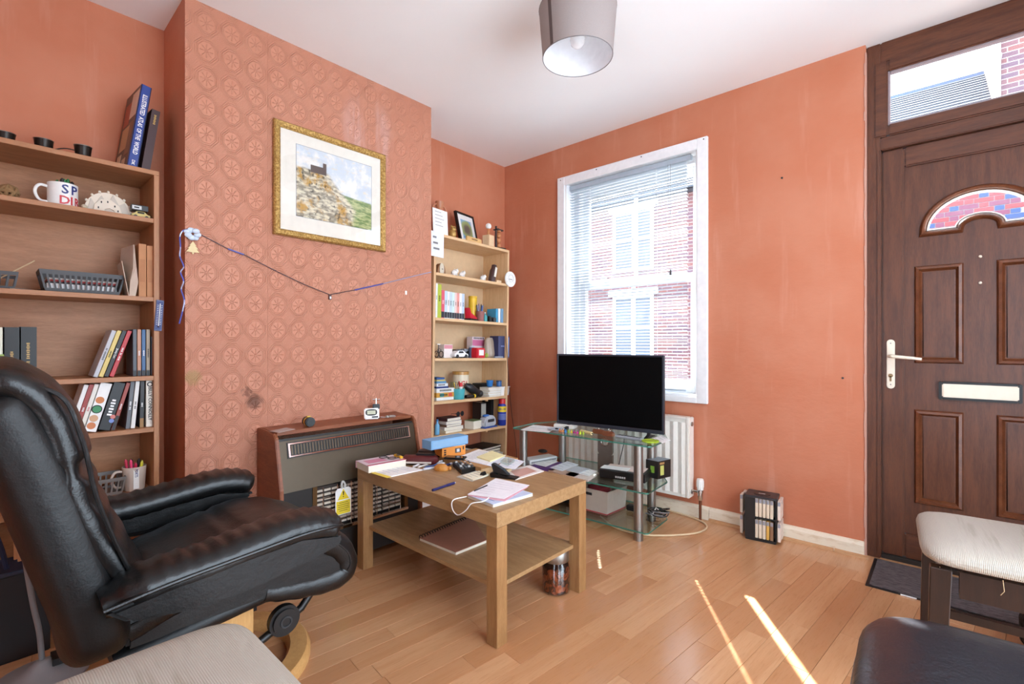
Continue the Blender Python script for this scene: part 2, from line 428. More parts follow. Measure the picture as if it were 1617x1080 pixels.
while zz > .745:
    o = D.objects.new('slat', sm); COL.objects.link(o); o.parent = bl; o.location = (0, by, zz); o.rotation_euler = (math.radians(-12), 0, 0); zz -= pitch
zb = zz + .004
G().box(bx0, bx1, by - .012, by + .012, zb - .012, zb).obj('bottom_rail', SLAT, bl, bevel=.003)
CORD = mat('blind_cord', (206, 210, 214), .7)
for h in (.78, 1.27):
    for dy in (-.0137, .0137): G().tube([(h, by + dy, 2.12), (h, by + dy, zb)], .0006, 5).obj('ladder_cord', CORD, bl)
G().tube([(1.37, by - .02, 2.12), (1.371, by - .02, 1.8), (1.372, by - .02, 1.47)], .0011, 5).obj('pull_cord', GREY, bl)
G().tube([(1.355, by - .02, 2.12), (1.358, by - .02, 1.95), (1.371, by - .021, 1.80)], .0009, 5).obj('pull_cord', GREY, bl)
G().lathe([(.003, .03), (.006, .02), (.007, 0), (.005, -.003)], 10, (1.372, by - .02, 1.44)).obj('tassel', DARKG, bl)

# ================================================================ front door
FY = .03                                                       # inner face of the frame
dr = struct(G().box(DX0, 2.40, FY, .12, 0, ZC).box(3.075, DX1, FY, .12, 0, ZC).obj('door_1', DOORW, bevel=.004))
# stepped inner edges of the frame
G().box(2.385, 2.402, FY - .006, .1, .02, 1.925).box(3.073, 3.09, FY - .006, .1, .02, 1.925).obj('frame_lip', DOORW, dr, bevel=.003)
G().box(2.40, 3.075, FY, .12, 2.335, ZC).obj('head', DOORH, dr, bevel=.004)
G().box(2.40, 3.075, FY, .12, 1.925, 1.985).obj('transom', DOORH, dr, bevel=.004)
G().box(2.40, 3.075, .045, .12, 0, .022).obj('threshold', mat('threshold_dark', (40, 34, 30), .4), dr, bevel=.003)
fl = picture_frame(G(), 2.375, 3.10, 1.985, 2.338, .052, FY - .008, FY + .03).obj('fanlight_frame', DOORH, dr, bevel=.006)
picture_frame(G(), 2.425, 3.05, 2.035, 2.288, .010, FY + .002, FY + .03).obj('glazing_bead', mat('grey_glazing_bead', (150, 136, 140), .4), fl, bevel=.002, seg=1)
G().box(2.43, 3.045, FY + .022, FY + .028, 2.04, 2.283).obj('pane', GLASS, fl)
# door leaf: outer sash, slab, four mouldings, lunette
lf = G()
x0, x1, z0, z1 = 2.402, 3.073, .024, 1.923
lf.box(x0, x0 + .083, .05, .11, z0, z1).box(x1 - .083, x1, .05, .11, z0, z1)
LEAF = lf.obj('door_leaf', DOORW, dr, bevel=.006)
G().box(x0 + .083, x1 - .083, .05, .11, z1 - .09, z1).box(x0 + .083, x1 - .083, .05, .11, z0, z0 + .112).obj('rail', DOORH, LEAF, bevel=.006)
dcx = 2.7375
def arc(cx, cz, rx, rz, a0, a1, n): return [(cx + rx * math.cos(lerp(a0, a1, i / n)), cz + rz * math.sin(lerp(a0, a1, i / n))) for i in range(n + 1)]
def lunette(gx, gz, ix, iz, cz=1.524):
    return arc(dcx, cz, gx, gz, PI, 0, 24) + arc(dcx, cz, ix, iz, 0, PI, 14)
op = lunette(.176, .150, .074, .05)
def ring_prism(g, outer, inner, y0, y1):
    n = len(outer); L = [[(p[0], y0, p[1]) for p in outer], [(p[0], y1, p[1]) for p in outer], [(p[0], y1, p[1]) for p in inner], [(p[0], y0, p[1]) for p in inner]]
    return g.loft(L, False, True)
# slab built round the lunette hole: fan of quads between the hole and the slab edge
sx0, sx1, sz0, sz1 = x0 + .083, x1 - .083, z0 + .112, z1 - .09
g = G(); zs_ = 1.50
g.box(sx0, sx1, .066, .10, sz0, zs_)
top = []
for p in arc(dcx, 1.524, .176, .150, PI, 0, 24):
    dx, dz = p[0] - dcx, p[1] - 1.524
    s = min((sx1 - dcx) / abs(dx) if abs(dx) > 1e-6 else 99, (sz1 - 1.524) / dz if dz > 1e-6 else 99); top.append((dcx + dx * s, 1.524 + dz * s))
ho = arc(dcx, 1.524, .176, .150, PI, 0, 24)
for i in range(24):
    q = [ho[i], ho[i + 1], top[i + 1], top[i]]; g.prism(q, .066, .10, 'y')
for sx in (0, 1):                                             # corners of the slab that the fan skips
    cxx = sx0 if sx == 0 else sx1
    ed = [p for p in top if abs(p[0] - cxx) < 1e-4]; te = [p for p in top if abs(p[1] - sz1) < 1e-4]
    a = max(ed, key=lambda p: p[1]); b = min(te, key=lambda p: abs(p[0] - cxx)); g.prism([a, (cxx, sz1), b], .066, .10, 'y')
g.box(sx0, dcx - .074, .066, .10, zs_, 1.524).box(dcx + .074, sx1, .066, .10, zs_, 1.524)
g.prism([(dcx - .074, zs_)] + arc(dcx, 1.524, .074, .05, PI, 0, 14) + [(dcx + .074, zs_)], .066, .10, 'y')
g.obj('slab', DOORW, LEAF)
MOULD = wood('rosewood_moulding', (86, 46, 26), (118, 68, 41), (4, 4, 4), .35)
def grow(poly, d):
    n = len(poly); out = []
    for i in range(n):
        a, b, c = Vector(poly[i - 1]), Vector(poly[i]), Vector(poly[(i + 1) % n])
        e1 = (b - a).normalized() if (b - a).length > 1e-9 else Vector((1, 0)); e2 = (c - b).normalized() if (c - b).length > 1e-9 else e1
        nn = Vector((-(e1.y + e2.y), e1.x + e2.x)); k = max(.5, nn.length / 2); nn.normalize(); out.append(tuple(b + nn * d / k))
    return out
mo = G(); L = []
for d, y in ((.0, .066), (.004, .054), (.014, .047), (.020, .052), (.024, .066)): L.append([(p[0], y, p[1]) for p in grow(op, d)])
mo.loft(L, False); lm = mo.obj('lunette_moulding', MOULD, LEAF, smooth=True)
be = G(); be.loft([[(p[0], y, p[1]) for p in grow(op, d)] for d, y in ((0, .07), (-.003, .062), (-.008, .066), (-.008, .09))], False)
be.obj('lunette_bead', WHITE, lm, smooth=True)
G().prism(op, .082, .086, 'y').obj('pane', GLASS, lm)
for (a, b, c, d) in ((2.520, 2.686, .925, 1.368), (2.787, 2.953, .925, 1.368), (2.520, 2.686, .282, .712), (2.787, 2.953, .282, .712)):
    rc = lambda e: [(a + e, c + e), (b - e, c + e), (b - e, d - e), (a + e, d - e)]
    g = G().loft([[(p[0], y, p[1]) for p in rc(e)] for e, y in ((0, .066), (.006, .052), (.016, .050), (.026, .066), (.03, .0655))], False)
    m = g.obj('panel_moulding', MOULD, LEAF, bevel=0)
    G().prism(rc(.03), .0605, .066, 'y').obj('raised_panel', DOORW, m, bevel=.004)
CREAMP = mat('cream_white_door_furniture', (238, 226, 206), .35)
hp = G().prism([(2.436 + .0155 * math.cos(t), .819 + .0155 * math.sin(t)) for t in [PI + PI * i / 8 for i in range(9)]] + [(2.436 + .0155 * math.cos(t), 1.018 + .0155 * math.sin(t)) for t in [PI * i / 8 for i in range(9)]], .040, .05, 'y').obj('handle_plate', CREAMP, LEAF, bevel=.003)
G().tube([(2.436, .041, .956), (2.436, .006, .956), (2.444, -.004, .9555), (2.47, -.006, .953), (2.52, -.005, .948), (2.548, -.003, .944)], [.009, .0085, .008, .0075, .007, .0065], 12).obj('lever', CREAMP, hp, smooth=True)
G().cyl((2.436, .0375, .865), .009, .004, 14, 'y').box(2.4325, 2.4395, .0375, .0415, .838, .862).obj('keyhole', mat('lock_brass', (140, 116, 84), .35, .9), hp)
for z in (.823, 1.016): G().cyl((2.436, .039, z), .003, .002, 8, 'y').obj('screw_head', GREY, hp)
lp = picture_frame(G(), 2.604, 2.862, .766, .846, .012, .046, .066).obj('letter_plate_surround', BLACK, LEAF, bevel=.003)
G().box(2.615, 2.852, .042, .066, .777, .836).obj('letter_flap', CREAMP, lp, bevel=.004)
for z in (1.388, 1.275): G().ball((dcx, .062, z), .0062, 12, (1, .9, 1)).obj('bolt_cap', CREAMP, LEAF, smooth=True)

# ================================================================ outside: street, brick terrace opposite
struct(G().box(-14, 18, .25, 30, -.4, -.2).obj('ground', mat('street_paving', (120, 118, 114), .9)))
def _brick(b, L):
    p = geo_pos(); n = S.nt.nodes.new('ShaderNodeTexBrick'); L.new(scaled(p, (1, 1, 1), (PI / 2, 0, 0)), n.inputs['Vector'])
    n.inputs['Color1'].default_value = (*lin((108, 66, 62)), 1); n.inputs['Color2'].default_value = (*lin((84, 62, 74)), 1); n.inputs['Mortar'].default_value = (*lin((140, 132, 128)), 1)
    n.inputs['Scale'].default_value = 1.0; n.inputs['Brick Width'].default_value = .225; n.inputs['Row Height'].default_value = .075; n.inputs['Mortar Size'].default_value = .006
    L.new(n.outputs[0], b.inputs['Base Color'])
BRICKW = mat('brickwork', rough=.85, fn=_brick)
SLATE = mat('roof_slate', (74, 80, 90), .7)
oh = thing('opposite_house', 'brick terraced house with slate roof seen across the street', 'house', (0, 7, -.2))
hx0, hx1 = -9.0, 3.125
wl = G().box(hx0, hx1, 0, .3, 0, 4.45).obj('facade', BRICKW, oh)
rr = G().prism([(-.25, 4.35), (2.55, 6.12), (5.2, 4.35)], hx0, hx1, 'x').obj('roof', SLATE, oh)
for k in range(17):                                           # courses of slates, one step each
    t0, t1 = k / 17, (k + 1) / 17 + .02
    a = Vector((-.3 + 2.85 * t0, 4.36 + 1.80 * t0)); b = Vector((-.3 + 2.85 * t1, 4.36 + 1.80 * t1)); n = Vector((-.534, .845))
    G().prism([tuple(a), tuple(b), tuple(b + n * .012), tuple(a + n * .045)], hx0, hx1, 'x').obj('slate_course', SLATE, rr)
G().prism([(2.43, 6.08), (2.55, 6.24), (2.67, 6.08)], hx0, hx1, 'x').obj('ridge_tile', mat('blue_ridge', (60, 76, 104), .7), rr)
SASHW = mat('sash_white', (236, 238, 242), .4); DGL = mat('dark_window_glass', (70, 82, 96), .1)
for cx, cz in ((-4.6, 1.6), (-2.6, 1.6), (-.2, 1.6), (-4.6, 3.55), (-2.6, 3.55), (-.2, 3.55), (1.3, 1.6), (1.15, 3.55)):
    f = picture_frame(G(), cx - .5, cx + .5, cz - .7, cz + .7, .07, -.03, .05).box(cx - .5, cx + .5, -.02, .04, cz - .03, cz + .03).box(cx - .02, cx + .02, -.02, .04, cz - .7, cz + .7).obj('window', SASHW, oh)
    for ax in (-1, 1):
        for az in (-1, 1): G().box(cx + (.02 if ax > 0 else -.43), cx + (.43 if ax > 0 else -.02), -.005, .0, cz + (.03 if az > 0 else -.63), cz + (.63 if az > 0 else -.03)).obj('pane', DGL, f)
    G().box(cx - .6, cx + .6, -.05, .02, cz + .70, cz + .86).obj('lintel', SASHW, oh)
# patterned brickwork straight across from the door: Flemish bond, red with blue headers and white stone steps
BR = [mat('brick_red', (128, 58, 62), .85), mat('brick_plum', (104, 58, 76), .85), mat('brick_blue', (52, 70, 108), .85), mat('stone_white', (176, 178, 182), .85)]
bm_s = [G().box(0, .205, -.02, .0, 0, .062).mesh('brick', m) for m in BR]; bm_h = [G().box(0, .095, -.02, .0, 0, .062).mesh('brick', m) for m in BR]
G().box(1.95, 3.84, -.006, 0, 2.70, 3.52).obj('mortar_bed', mat('mortar_pale', (160, 156, 160), .9), wl)
for r in range(11):
    zr = 2.71 + r * .072; x = 1.96 - (.16 if r % 2 else 0); k = 0
    while x < 3.8:
        st = (k % 2 == 0); w = .205 if st else .095
        if x >= 1.95 and x + w < 3.83:
            c = x + w / 2; off = abs(c - 2.88); edge = .50 - abs(r - 6) * .035
            ci = 3 if off > edge + .10 else 2 if (off > edge or (not st and (r + k // 2) % 3 == 0)) else (1 if random.random() < .35 else 0)
            o = D.objects.new('brick', (bm_s if st else bm_h)[ci]); COL.objects.link(o); o.parent = wl; o.location = (x, 0, zr)
        x += w + .010; k += 1
ng = thing('neighbour_house', 'taller brick house end wall with white downpipe beside the slate roof', 'house', (3.13, 7.0, -.2))
nb = G().box(0, 6, 0, 5, 0, 8.5).obj('end_wall', BRICKW, ng)
G().cyl((.02, -.05, 4.1), .045, 3.6, 12).obj('downpipe', SASHW, ng)
for z in (4.6, 5.3, 6.0): G().box(-.03, .07, -.10, -.001, z, z + .05).obj('pipe_bracket', SASHW, ng)
# ================================================================ large furniture
# ---- left bookcase (tall, mid beech), stands in the alcove behind the armchair
LB_X = .265; LB_Y0, LB_Y1 = -3.12, -2.334
LZ = [1.711, 1.517, 1.201, .884, .677, .425, .09]              # tops of the boards
lb = thing('bookcase', 'tall mid-brown beech bookcase behind the black armchair', 'bookcase', (0, 0, 0))
for y in (LB_Y0, LB_Y1 - .018): G().box(.004, LB_X, y, y + .018, 0, LZ[0] - .018).obj('side_panel', wood('beech_side', (158, 106, 68), (180, 126, 86), (9, 9, 1.2), .5), lb, bevel=.001, seg=1)
for i, z in enumerate(LZ):
    e = 0 if i == 0 else .0185
    G().box(.010, LB_X, LB_Y0 + e, LB_Y1 - e, z - .018, z).obj('shelf', BEECH, lb, bevel=.001, seg=1)
G().box(.004, .009, LB_Y0 + .018, LB_Y1 - .018, .05, LZ[0] - .018).obj('back_panel', BEECH, lb)
G().box(LB_X - .03, LB_X - .015, LB_Y0 + .018, LB_Y1 - .018, 0, .072).obj('plinth', BEECH, lb)

# ---- right bookcase (narrower, pale), leaning very slightly to the right
RB_X = .265; RB_Y0, RB_Y1 = -.956, -.264
RROLL = math.radians(-1.1)
def RB(x, y, z):                                               # bookcase frame -> room
    c, s = math.cos(RROLL), math.sin(RROLL); dy, dz = y - RB_Y1, z
    return Vector((x, RB_Y1 + dy * c - dz * s, dz * c + dy * s))
rb = thing('bookcase', 'pale beech bookcase crowded with small items beside the window', 'bookcase', (0, RB_Y1, 0), (RROLL, 0, 0))
RZ = [1.697, 1.450, 1.166, .912, .640, .425, .17]
sidev = wood('pale_beech_side', (212, 172, 126), (226, 190, 146), (9, 9, 1.2), .5)
wd = RB_Y1 - RB_Y0
for y in (-wd, -.018): G().box(.012, RB_X, y, y + .018, .0, RZ[0] - .018).obj('side_panel', sidev, rb, bevel=.001, seg=1)
for i, z in enumerate(RZ):
    e = 0 if i == 0 else .0185
    G().box(.014, RB_X, -wd + e, -e, z - .018, z).obj('shelf', BEECHP, rb, bevel=.001, seg=1)
G().box(.006, .011, -wd + .01, -.01, .60, RZ[0] - .018).obj('back_panel', mat('pale_back_panel', (222, 190, 150), .6), rb)
for z in (RZ[4] - .03, RZ[5] - .03): G().box(RB_X - .03, RB_X - .015, -.20, -.185, z, z + .012).obj('shelf_clip', BEECHP, rb)

# ---- coffee table
TX0, TX1, TY0, TY1, TZ = .648, 1.528, -1.672, -1.142, .45
tb = thing('coffee_table', 'square-legged oak effect coffee table with lower shelf, covered in papers', 'table', (0, 0, 0))
G().box(TX0, TX1, TY0, TY1, TZ - .05, TZ).obj('table_top', OAK, tb, bevel=.0015, seg=1)
for x in (TX0, TX1 - .05):
    for y in (TY0, TY1 - .05): G().box(x, x + .05, y, y + .05, 0, TZ - .0505).obj('leg', OAKV, tb, bevel=.0015, seg=1)
SHZ = .19
G().box(TX0 + .03, TX1 - .03, TY0 + .03, TY1 - .03, SHZ - .015, SHZ).obj('lower_shelf', OAK, tb, bevel=.001, seg=1)

# ---- glass television stand
SA = math.radians(3.6); SX, SY = 1.09, -.60
def ST(x, y, z=0): return Vector((SX + x * math.cos(SA) - y * math.sin(SA), SY + x * math.sin(SA) + y * math.cos(SA), z))
ts = thing('television_stand', 'glass and brushed metal television stand in front of the radiator', 'stand', (SX, SY, 0), SA)
GZ = (.060, .262, .500)
def glass_shelf(hw, d1, d2, hb, z, name):
    poly = [(-hw, 0), (hw, 0), (hw + .012, .012), (hw + .012, d1), (hb, d2), (-hb, d2), (-hw - .012, d1), (-hw - .012, .012)]
    o = G().prism(poly, z - .008, z).obj(name, TGLASS, ts)
    i = [(p[0] * .998, p[1] * .996 + .001) for p in poly]
    g = G().loft([[(p[0], p[1], zz) for p in q] for q, zz in ((poly, z - .0078), (poly, z - .0002), (i, z - .0002), (i, z - .0078))], False, True)
    g.obj('glass_edge', GEDGE, o)
glass_shelf(.432, .235, .43, .35, GZ[2], 'top_shelf'); glass_shelf(.416, .27, .42, .34, GZ[1], 'middle_shelf'); glass_shelf(.416, .27, .42, .34, GZ[0], 'bottom_shelf')
for x, y in ((-.388, .045), (.362, .04), (-.29, .335), (.305, .35)):
    p = G().cyl((x, y, 0), .024, GZ[2] - .0085, 20).obj('post', STEEL, ts, smooth=True)
    for z in (GZ[0] + .001, GZ[1] + .001): G().cyl((x, y, z), .0255, .006, 20).obj('collar', STEEL, p, smooth=True)
g = G(); ca = [(.022 * math.cos(t), .41 + .026 * math.sin(t)) for t in [2 * PI * i / 20 for i in range(20)]]
L_ = [[(x, y, z) for x, z in loop] for loop, y in ((ca, .365), (ca, .383))]
rect = [(max(-.05, min(.05, 3 * (p[0]))), .41 + max(-.08, min(.08, 4 * (p[1] - .41)))) for p in ca]
g.loft([[(p[0], .365, p[1]) for p in ca], [(p[0], .383, p[1]) for p in ca], [(p[0], .383, p[1]) for p in rect], [(p[0], .365, p[1]) for p in rect]], False, True)
g.box(-.05, .05, .365, .383, GZ[0], .331)
col = g.obj('cable_column', STEEL, ts)
G().torus((0, .364, .41), .024, .004, 24, 8, 'y').obj('cable_ring', CHROME, col, smooth=True)

# ---- television
TA = math.radians(6.0)
tl = at(880, 668, z=.525); tv_w = .664
tv = thing('television', 'black flat screen television standing on the glass stand', 'television', tl + Vector((math.cos(TA), math.sin(TA), 0)) * tv_w / 2, TA)
tv.location.z = .5
hw = tv_w / 2; z0, z1 = .026, .452
G().box(-hw, hw, .0, .018, z0, z1).obj('housing', mat('tv_housing', (38, 42, 50), .35), tv, bevel=.003)
G().box(-hw + .06, hw - .05, .0185, .05, z0 + .03, z1 - .08).obj('rear_cover', BLACK, tv, bevel=.012)
bz = picture_frame(G(), -hw, hw, z0, z1, .010, -.006, .0, .020).obj('bezel', mat('tv_bezel', (44, 48, 58), .3), tv, bevel=.001, seg=1)
G().box(-hw + .010, hw - .010, -.002, -.0005, z0 + .020, z1 - .010).obj('screen', mat('tv_screen', (4, 4, 5), .5, spec=.08), tv)
for x in (-.25, .25):
    G().prism([(-.075, 0), (.075, 0), (.07, .006), (.012, .018), (.006, .03), (-.006, .03), (-.012, .018), (-.07, .006)], x - .010, x + .010, 'x').obj('foot', BLACK, tv, bevel=.002, seg=1)

# ---- radiator with thermostatic valve
rd = thing('radiator', 'white panel radiator under the window behind the television stand', 'radiator', (0, 0, 0))
rx0, rx1, rz0, rz1 = .62, 1.535, .125, .588
g = G(); prof = []; n = 36; xs = []
for i in range(n + 1):
    x = lerp(rx0, rx1 - .02, i / n); y = -.085 - (.008 if (i % 2) else 0)
    xs.append((x, y))
poly = xs + [(rx1 - .02, -.072), (rx0, -.072)]
RADW = mat('radiator_white', (238, 234, 224), .35)
g.prism(poly, rz0 + .02, rz1 - .03); g.box(rx0, rx1 - .02, -.087, -.07, rz0, rz0 + .02).box(rx0, rx1 - .02, -.087, -.07, rz1 - .03, rz1 - .01)
g.obj('front_panel', RADW, rd)
G().box(rx0, rx1 - .02, -.04, -.03, rz0, rz1 - .01).obj('rear_panel', RADW, rd)
G().box(rx1 - .019, rx1, -.093, -.022, rz0, rz1).obj('side_panel', RADW, rd, bevel=.004)
G().box(rx0, rx1 - .02, -.093, -.022, rz1 - .009, rz1).obj('top_grille', RADW, rd, bevel=.002)
for z in (.55, .16): G().cyl((rx1, -.058, z), .013, .006, 14, 'x').obj('plug', STEEL, rd)
for x in (.75, 1.33): G().box(x, x + .05, -.03, -.001, .2, .5).obj('bracket', RADW, rd)
vx, vy = 1.585, -.058
v = G().cyl((rx1, vy, .165), .008, .045, 12, 'x').lathe([(.010, .12), (.014, .125), (.014, .16), (.017, .163), (.017, .178), (.012, .18)], 14, (vx, vy, 0)).obj('valve_body', CHROME, rd, smooth=True)
vh = G().lathe([(.016, .179), (.0185, .182), (.0185, .188), (.0175, .192), (.0190, .235), (.017, .242), (.008, .244)], 20, (vx, vy, 0)).obj('valve_head', WHITE, rd, smooth=True)
for k in range(12):
    a = 2 * PI * k / 12; G().cbox((vx + .0188 * math.cos(a), vy + .0188 * math.sin(a), .213), (.003, .003, .036)).obj('grip_rib', WHITE, vh)
G().cyl((vx, vy, 0), .0075, .122, 12).obj('pipe', mat('copper_pipe_dull', (120, 74, 52), .45, .8), rd, smooth=True)

# ---- gas fire on the chimney breast
fire = thing('gas_fire', 'brown metal gas fire with wood effect surround against the chimney breast', 'heater', (0, 0, 0))
FY0, FY1 = -1.988, -1.262
TEAK = wood('teak_surround', (120, 66, 40), (150, 88, 56), (2, 1.2, 9), .45)
FIREB = mat('bronze_enamel', (84, 72, 56), .42, .45)
FIRED = mat('fire_dark', (30, 26, 24), .5)
side = [(.336, 0), (.59, 0), (.592, .20), (.585, .40), (.535, .610), (.515, .630), (.336, .636)]
for y in (FY0, FY1 - .016): G().prism(side, y, y + .016, 'y').obj('side_panel', TEAK, fire, bevel=.003)
G().box(.336, .512, FY0 + .016, FY1 - .016, .618, .636).obj('top_board', TEAK, fire, bevel=.002, seg=1)
# front metal panel, leaning back
def fp(y, t, o=0.0):                                           # t up the slanted front: 0 at z .40, 1 at z .605
    return Vector((lerp(.578, .528, t) + o * .97, y, lerp(.385, .606, t) + o * .22))
a0, a1 = FY0 + .017, FY1 - .017
def slab(y0, y1, t0, t1, o0, o1):
    g = G(); c = [fp(y0, t0, o0), fp(y1, t0, o0), fp(y1, t1, o0), fp(y0, t1, o0)]; d = [fp(y0, t0, o1), fp(y1, t0, o1), fp(y1, t1, o1), fp(y0, t1, o1)]
    return g._add([tuple(p) for p in c + d], [(0, 3, 2, 1), (4, 5, 6, 7), (0, 1, 5, 4), (1, 2, 6, 5), (2, 3, 7, 6), (3, 0, 4, 7)])
slab(a0, a1, 0, .955, -.012, 0).obj('front_panel', FIREB, fire)
slab(a0, a1, .955, 1.0, -.03, -.008).obj('shadow_gap', FIRED, fire)
gv = slab(a0 + .030, a1 - .030, .62, .92, .0, .003).obj('grille', FIRED, fire)
for (p, q, r, s_) in ((a0 + .034, a1 - .034, .875, .90), (a0 + .034, a1 - .034, .64, .665), (a0 + .034, a0 + .042, .665, .875), (a1 - .042, a1 - .034, .665, .875)):
    slab(p, q, r, s_, .003, .008).obj('grille_trim', CHROME, gv)
for k in range(46):
    y = lerp(a0 + .05, a1 - .05, k / 45); slab(y - .003, y + .003, .68, .86, .002, .006).obj('louvre', mat('louvre_bronze', (92, 80, 66), .4, .6), gv)
# lower opening with radiant grid
G().box(.34, .54, a0, a1, .02, .384).obj('fire_box', mat('fire_box_dark', (22, 20, 19), .6), fire)
G().box(.541, .572, a0, -1.845, .02, .384).box(.541, .572, -1.345, a1, .02, .384).box(.541, .580, -1.845, -1.345, .02, .165).obj('lower_front', FIRED, fire)
G().box(.541, .584, -1.845, -1.345, .166, .18).obj('chrome_ledge', CHROME, fire, bevel=.003)
G().box(.541, .576, -1.845, -1.825, .181, .384).box(.541, .576, -1.365, -1.345, .181, .384).obj('reflector', mat('bronze_reflector', (120, 92, 60), .3, .9), fire)
BRICKC = mat('radiant_clay', (206, 192, 176), .8)
for c in range(4):
    y0 = -1.822 + c * .1135
    rad = G().box(.541, .547, y0, y0 + .11, .185, .372).obj('radiant', mat('radiant_back', (60, 50, 44), .8), fire)
    for r in range(9):
        for k in range(3):
            G().box(.547, .556, y0 + .004 + k * .036, y0 + .034 + k * .036, .19 + r * .02, .199 + r * .02).obj('clay_bar', BRICKC, rad)
for z in (.215, .27, .325): G().tube([(.572, -1.825, z), (.578, -1.8, z), (.578, -1.39, z), (.572, -1.365, z)], .0022, 6).obj('guard_wire', CHROME, fire)
for k in range(7): G().tube([(.579, -1.80 + k * .068, .181), (.579, -1.80 + k * .068, .375)], .0018, 6).obj('guard_wire', CHROME, fire)

# ---- framed watercolour on the chimney breast
pc = thing('framed_picture', 'gold framed watercolour of a church on a rocky hill', 'picture', (CHX, -1.626, 1.781))
PW, PH = .295, .265
GOLD = None
def _gold(b, L):
    n = noise(coords(), 140, 4, .7); L.new(mixc(smooth(n, .4, .65), lin((150, 112, 54)), lin((214, 178, 106))), b.inputs['Base Color']); L.new(bump(n, .5, .003), b.inputs['Normal'])
GOLD = mat('gilt_frame', rough=.38, metal=.55, fn=_gold)
def rect2(w, h): return [(-w, -h), (w, -h), (w, h), (-w, h)]
G().loft([[(x, p[0], p[1]) for p in rect2(PW - e, PH - e)] for e, x in ((0, .003), (0, .020), (.006, .026), (.022, .024), (.030, .018), (.030, .012))], False).obj('frame', GOLD, pc)
G().box(.006, .012, -PW + .03, PW - .03, -PH + .03, PH - .03).obj('mount', mat('ivory_mount', (238, 234, 222), .8), pc)
def _water(b, L):
    X, Y, Z = xyz(coords()); u = (Y + .19) / .40; v = (Z + .16) / .34        # 0..1 across the painting
    n = noise(coords(), 14, 6, .65); n2 = noise(scaled(coords(), (1, 1, 3)), 26, 5, .6)
    sky = mixc(smooth(n, .42, .62), lin((206, 216, 224)), lin((240, 238, 232)))
    sky = mixc(smooth(n2, .55, .7) * .5, sky, lin((232, 214, 178)))
    fields = mixc(smooth(n2, .4, .6), lin((120, 146, 92)), lin((190, 196, 140)))
    fields = mixc(smooth(S.op('ABSOLUTE', S.op('SINE', (u * 9.0 + v * 30.0))), .10, .0), fields, lin((52, 70, 50)))
    rock = mixc(smooth(n2, .38, .62), lin((146, 138, 120)), lin((230, 222, 196)))
    rock = mixc(smooth(n, .5, .66), rock, lin((196, 150, 62)))
    rock = mixc(smooth(noise(coords(), 60, 3), .55, .68) * .8, rock, lin((60, 58, 52)))
    hz_ = smooth(v + u * .10 + (n - .5) * .05, .52, .49)
    c = mixc(hz_, sky, fields)
    edge = u * .95 + (n - .5) * .16 + S.op('MAXIMUM', v - .25, 0.0) * .75
    c = mixc(smooth(edge, .74, .66) * smooth(v + (n - .5) * .05, .72, .68), c, rock)
    tower = smooth(u, .325, .33) * smooth(u, .375, .37) * smooth(v, .84, .83) * smooth(v, .66, .67)
    nave = smooth(u, .17, .175) * smooth(u, .335, .33) * smooth(v, .775, .765) * smooth(v, .66, .67)
    c = mixc(S.op('MAXIMUM', tower, nave), c, lin((104, 92, 88)))
    L.new(c, b.inputs['Base Color'])
G().box(.0122, .0128, -.19, .21, -.16, .18).obj('watercolour', mat('watercolour_hill', rough=.9, fn=_water), pc)
lg = G()
for a in ((-.1915, -.19, -.1615, .1815), (.21, .2115, -.1615, .1815), (-.19, .21, .18, .1815), (-.19, .21, -.1615, -.16)): lg.box(.0122, .0131, *a)
lg.obj('mount_line', mat('mount_line_blue', (120, 130, 150), .7), pc)
G().box(.0145, .0155, -PW + .03, PW - .03, -PH + .03, PH - .03).obj('glass', GLASS, pc)

# ---- pendant lampshade
lp = thing('pendant_lamp', 'taupe drum lampshade with white lining hanging from the ceiling', 'lamp', (1.544, -1.228, ZC))
zb_, zt_ = -.282, -.093; rb_, rt_ = .138, .153
def _shade(b, L):
    n = noise(scaled(coords(), (1, 1, 6)), 200, 2); L.new(mixc(n, lin((142, 130, 126)), lin((160, 148, 144))), b.inputs['Base Color'])
SHADE = mat('taupe_shade_fabric', rough=.85, fn=_shade)
sh = G().lathe([(rb_, zb_), (rt_, zt_)], 56, cap=False).obj('shade', SHADE, lp, smooth=True, fix=False)
G().lathe([(rb_ - .0015, zb_), (rt_ - .0015, zt_)], 56, cap=False).obj('lining', mat('white_lining', (244, 244, 248), .8), sh, smooth=True)
for z, r in ((zb_, rb_), (zt_, rt_)): G().torus((0, 0, z), r - .0005, .0016, 56, 6).obj('wire_rim', mat('shade_rim_grey', (112, 104, 104), .5), sh)
sa = math.radians(260); L_ = []
for z, r in ((zb_, rb_), (zt_, rt_)): L_.append([((r + o) * math.cos(sa + d), (r + o) * math.sin(sa + d), z) for o, d in ((.0006, -.055), (.0006, .055), (-.0022, .055), (-.0022, -.055))])
G().loft(L_).obj('seam_strip', mat('shade_seam_dark', (86, 72, 68), .8), sh)
G().torus((0, 0, -.11), .02, .0018, 16, 6).obj('fitting_ring', WHITE, lp)
for k in range(3):
    a = 2 * PI * k / 3 + .4; G().tube([(.02 * math.cos(a), .02 * math.sin(a), -.11), (rt_ * math.cos(a), rt_ * math.sin(a), zt_)], .0015, 6).obj('spoke', WHITE, lp)
G().cyl((0, 0, -.155), .017, .06, 16).obj('lamp_holder', WHITE, lp, smooth=True)
G().cyl((0, 0, -.10), .003, .09, 8).obj('flex', WHITE, lp)
G().lathe([(.04, 0), (.04, -.006), (.012, -.02), (.006, -.021)], 24).obj('ceiling_rose', WHITE, lp, smooth=True)
G().lathe([(.012, -.155), (.014, -.17), (.027, -.195), (.030, -.212), (.026, -.23), (.015, -.241), (.004, -.243)], 20).obj('bulb', mat('opal_bulb', (244, 244, 244), .25), lp, smooth=True)

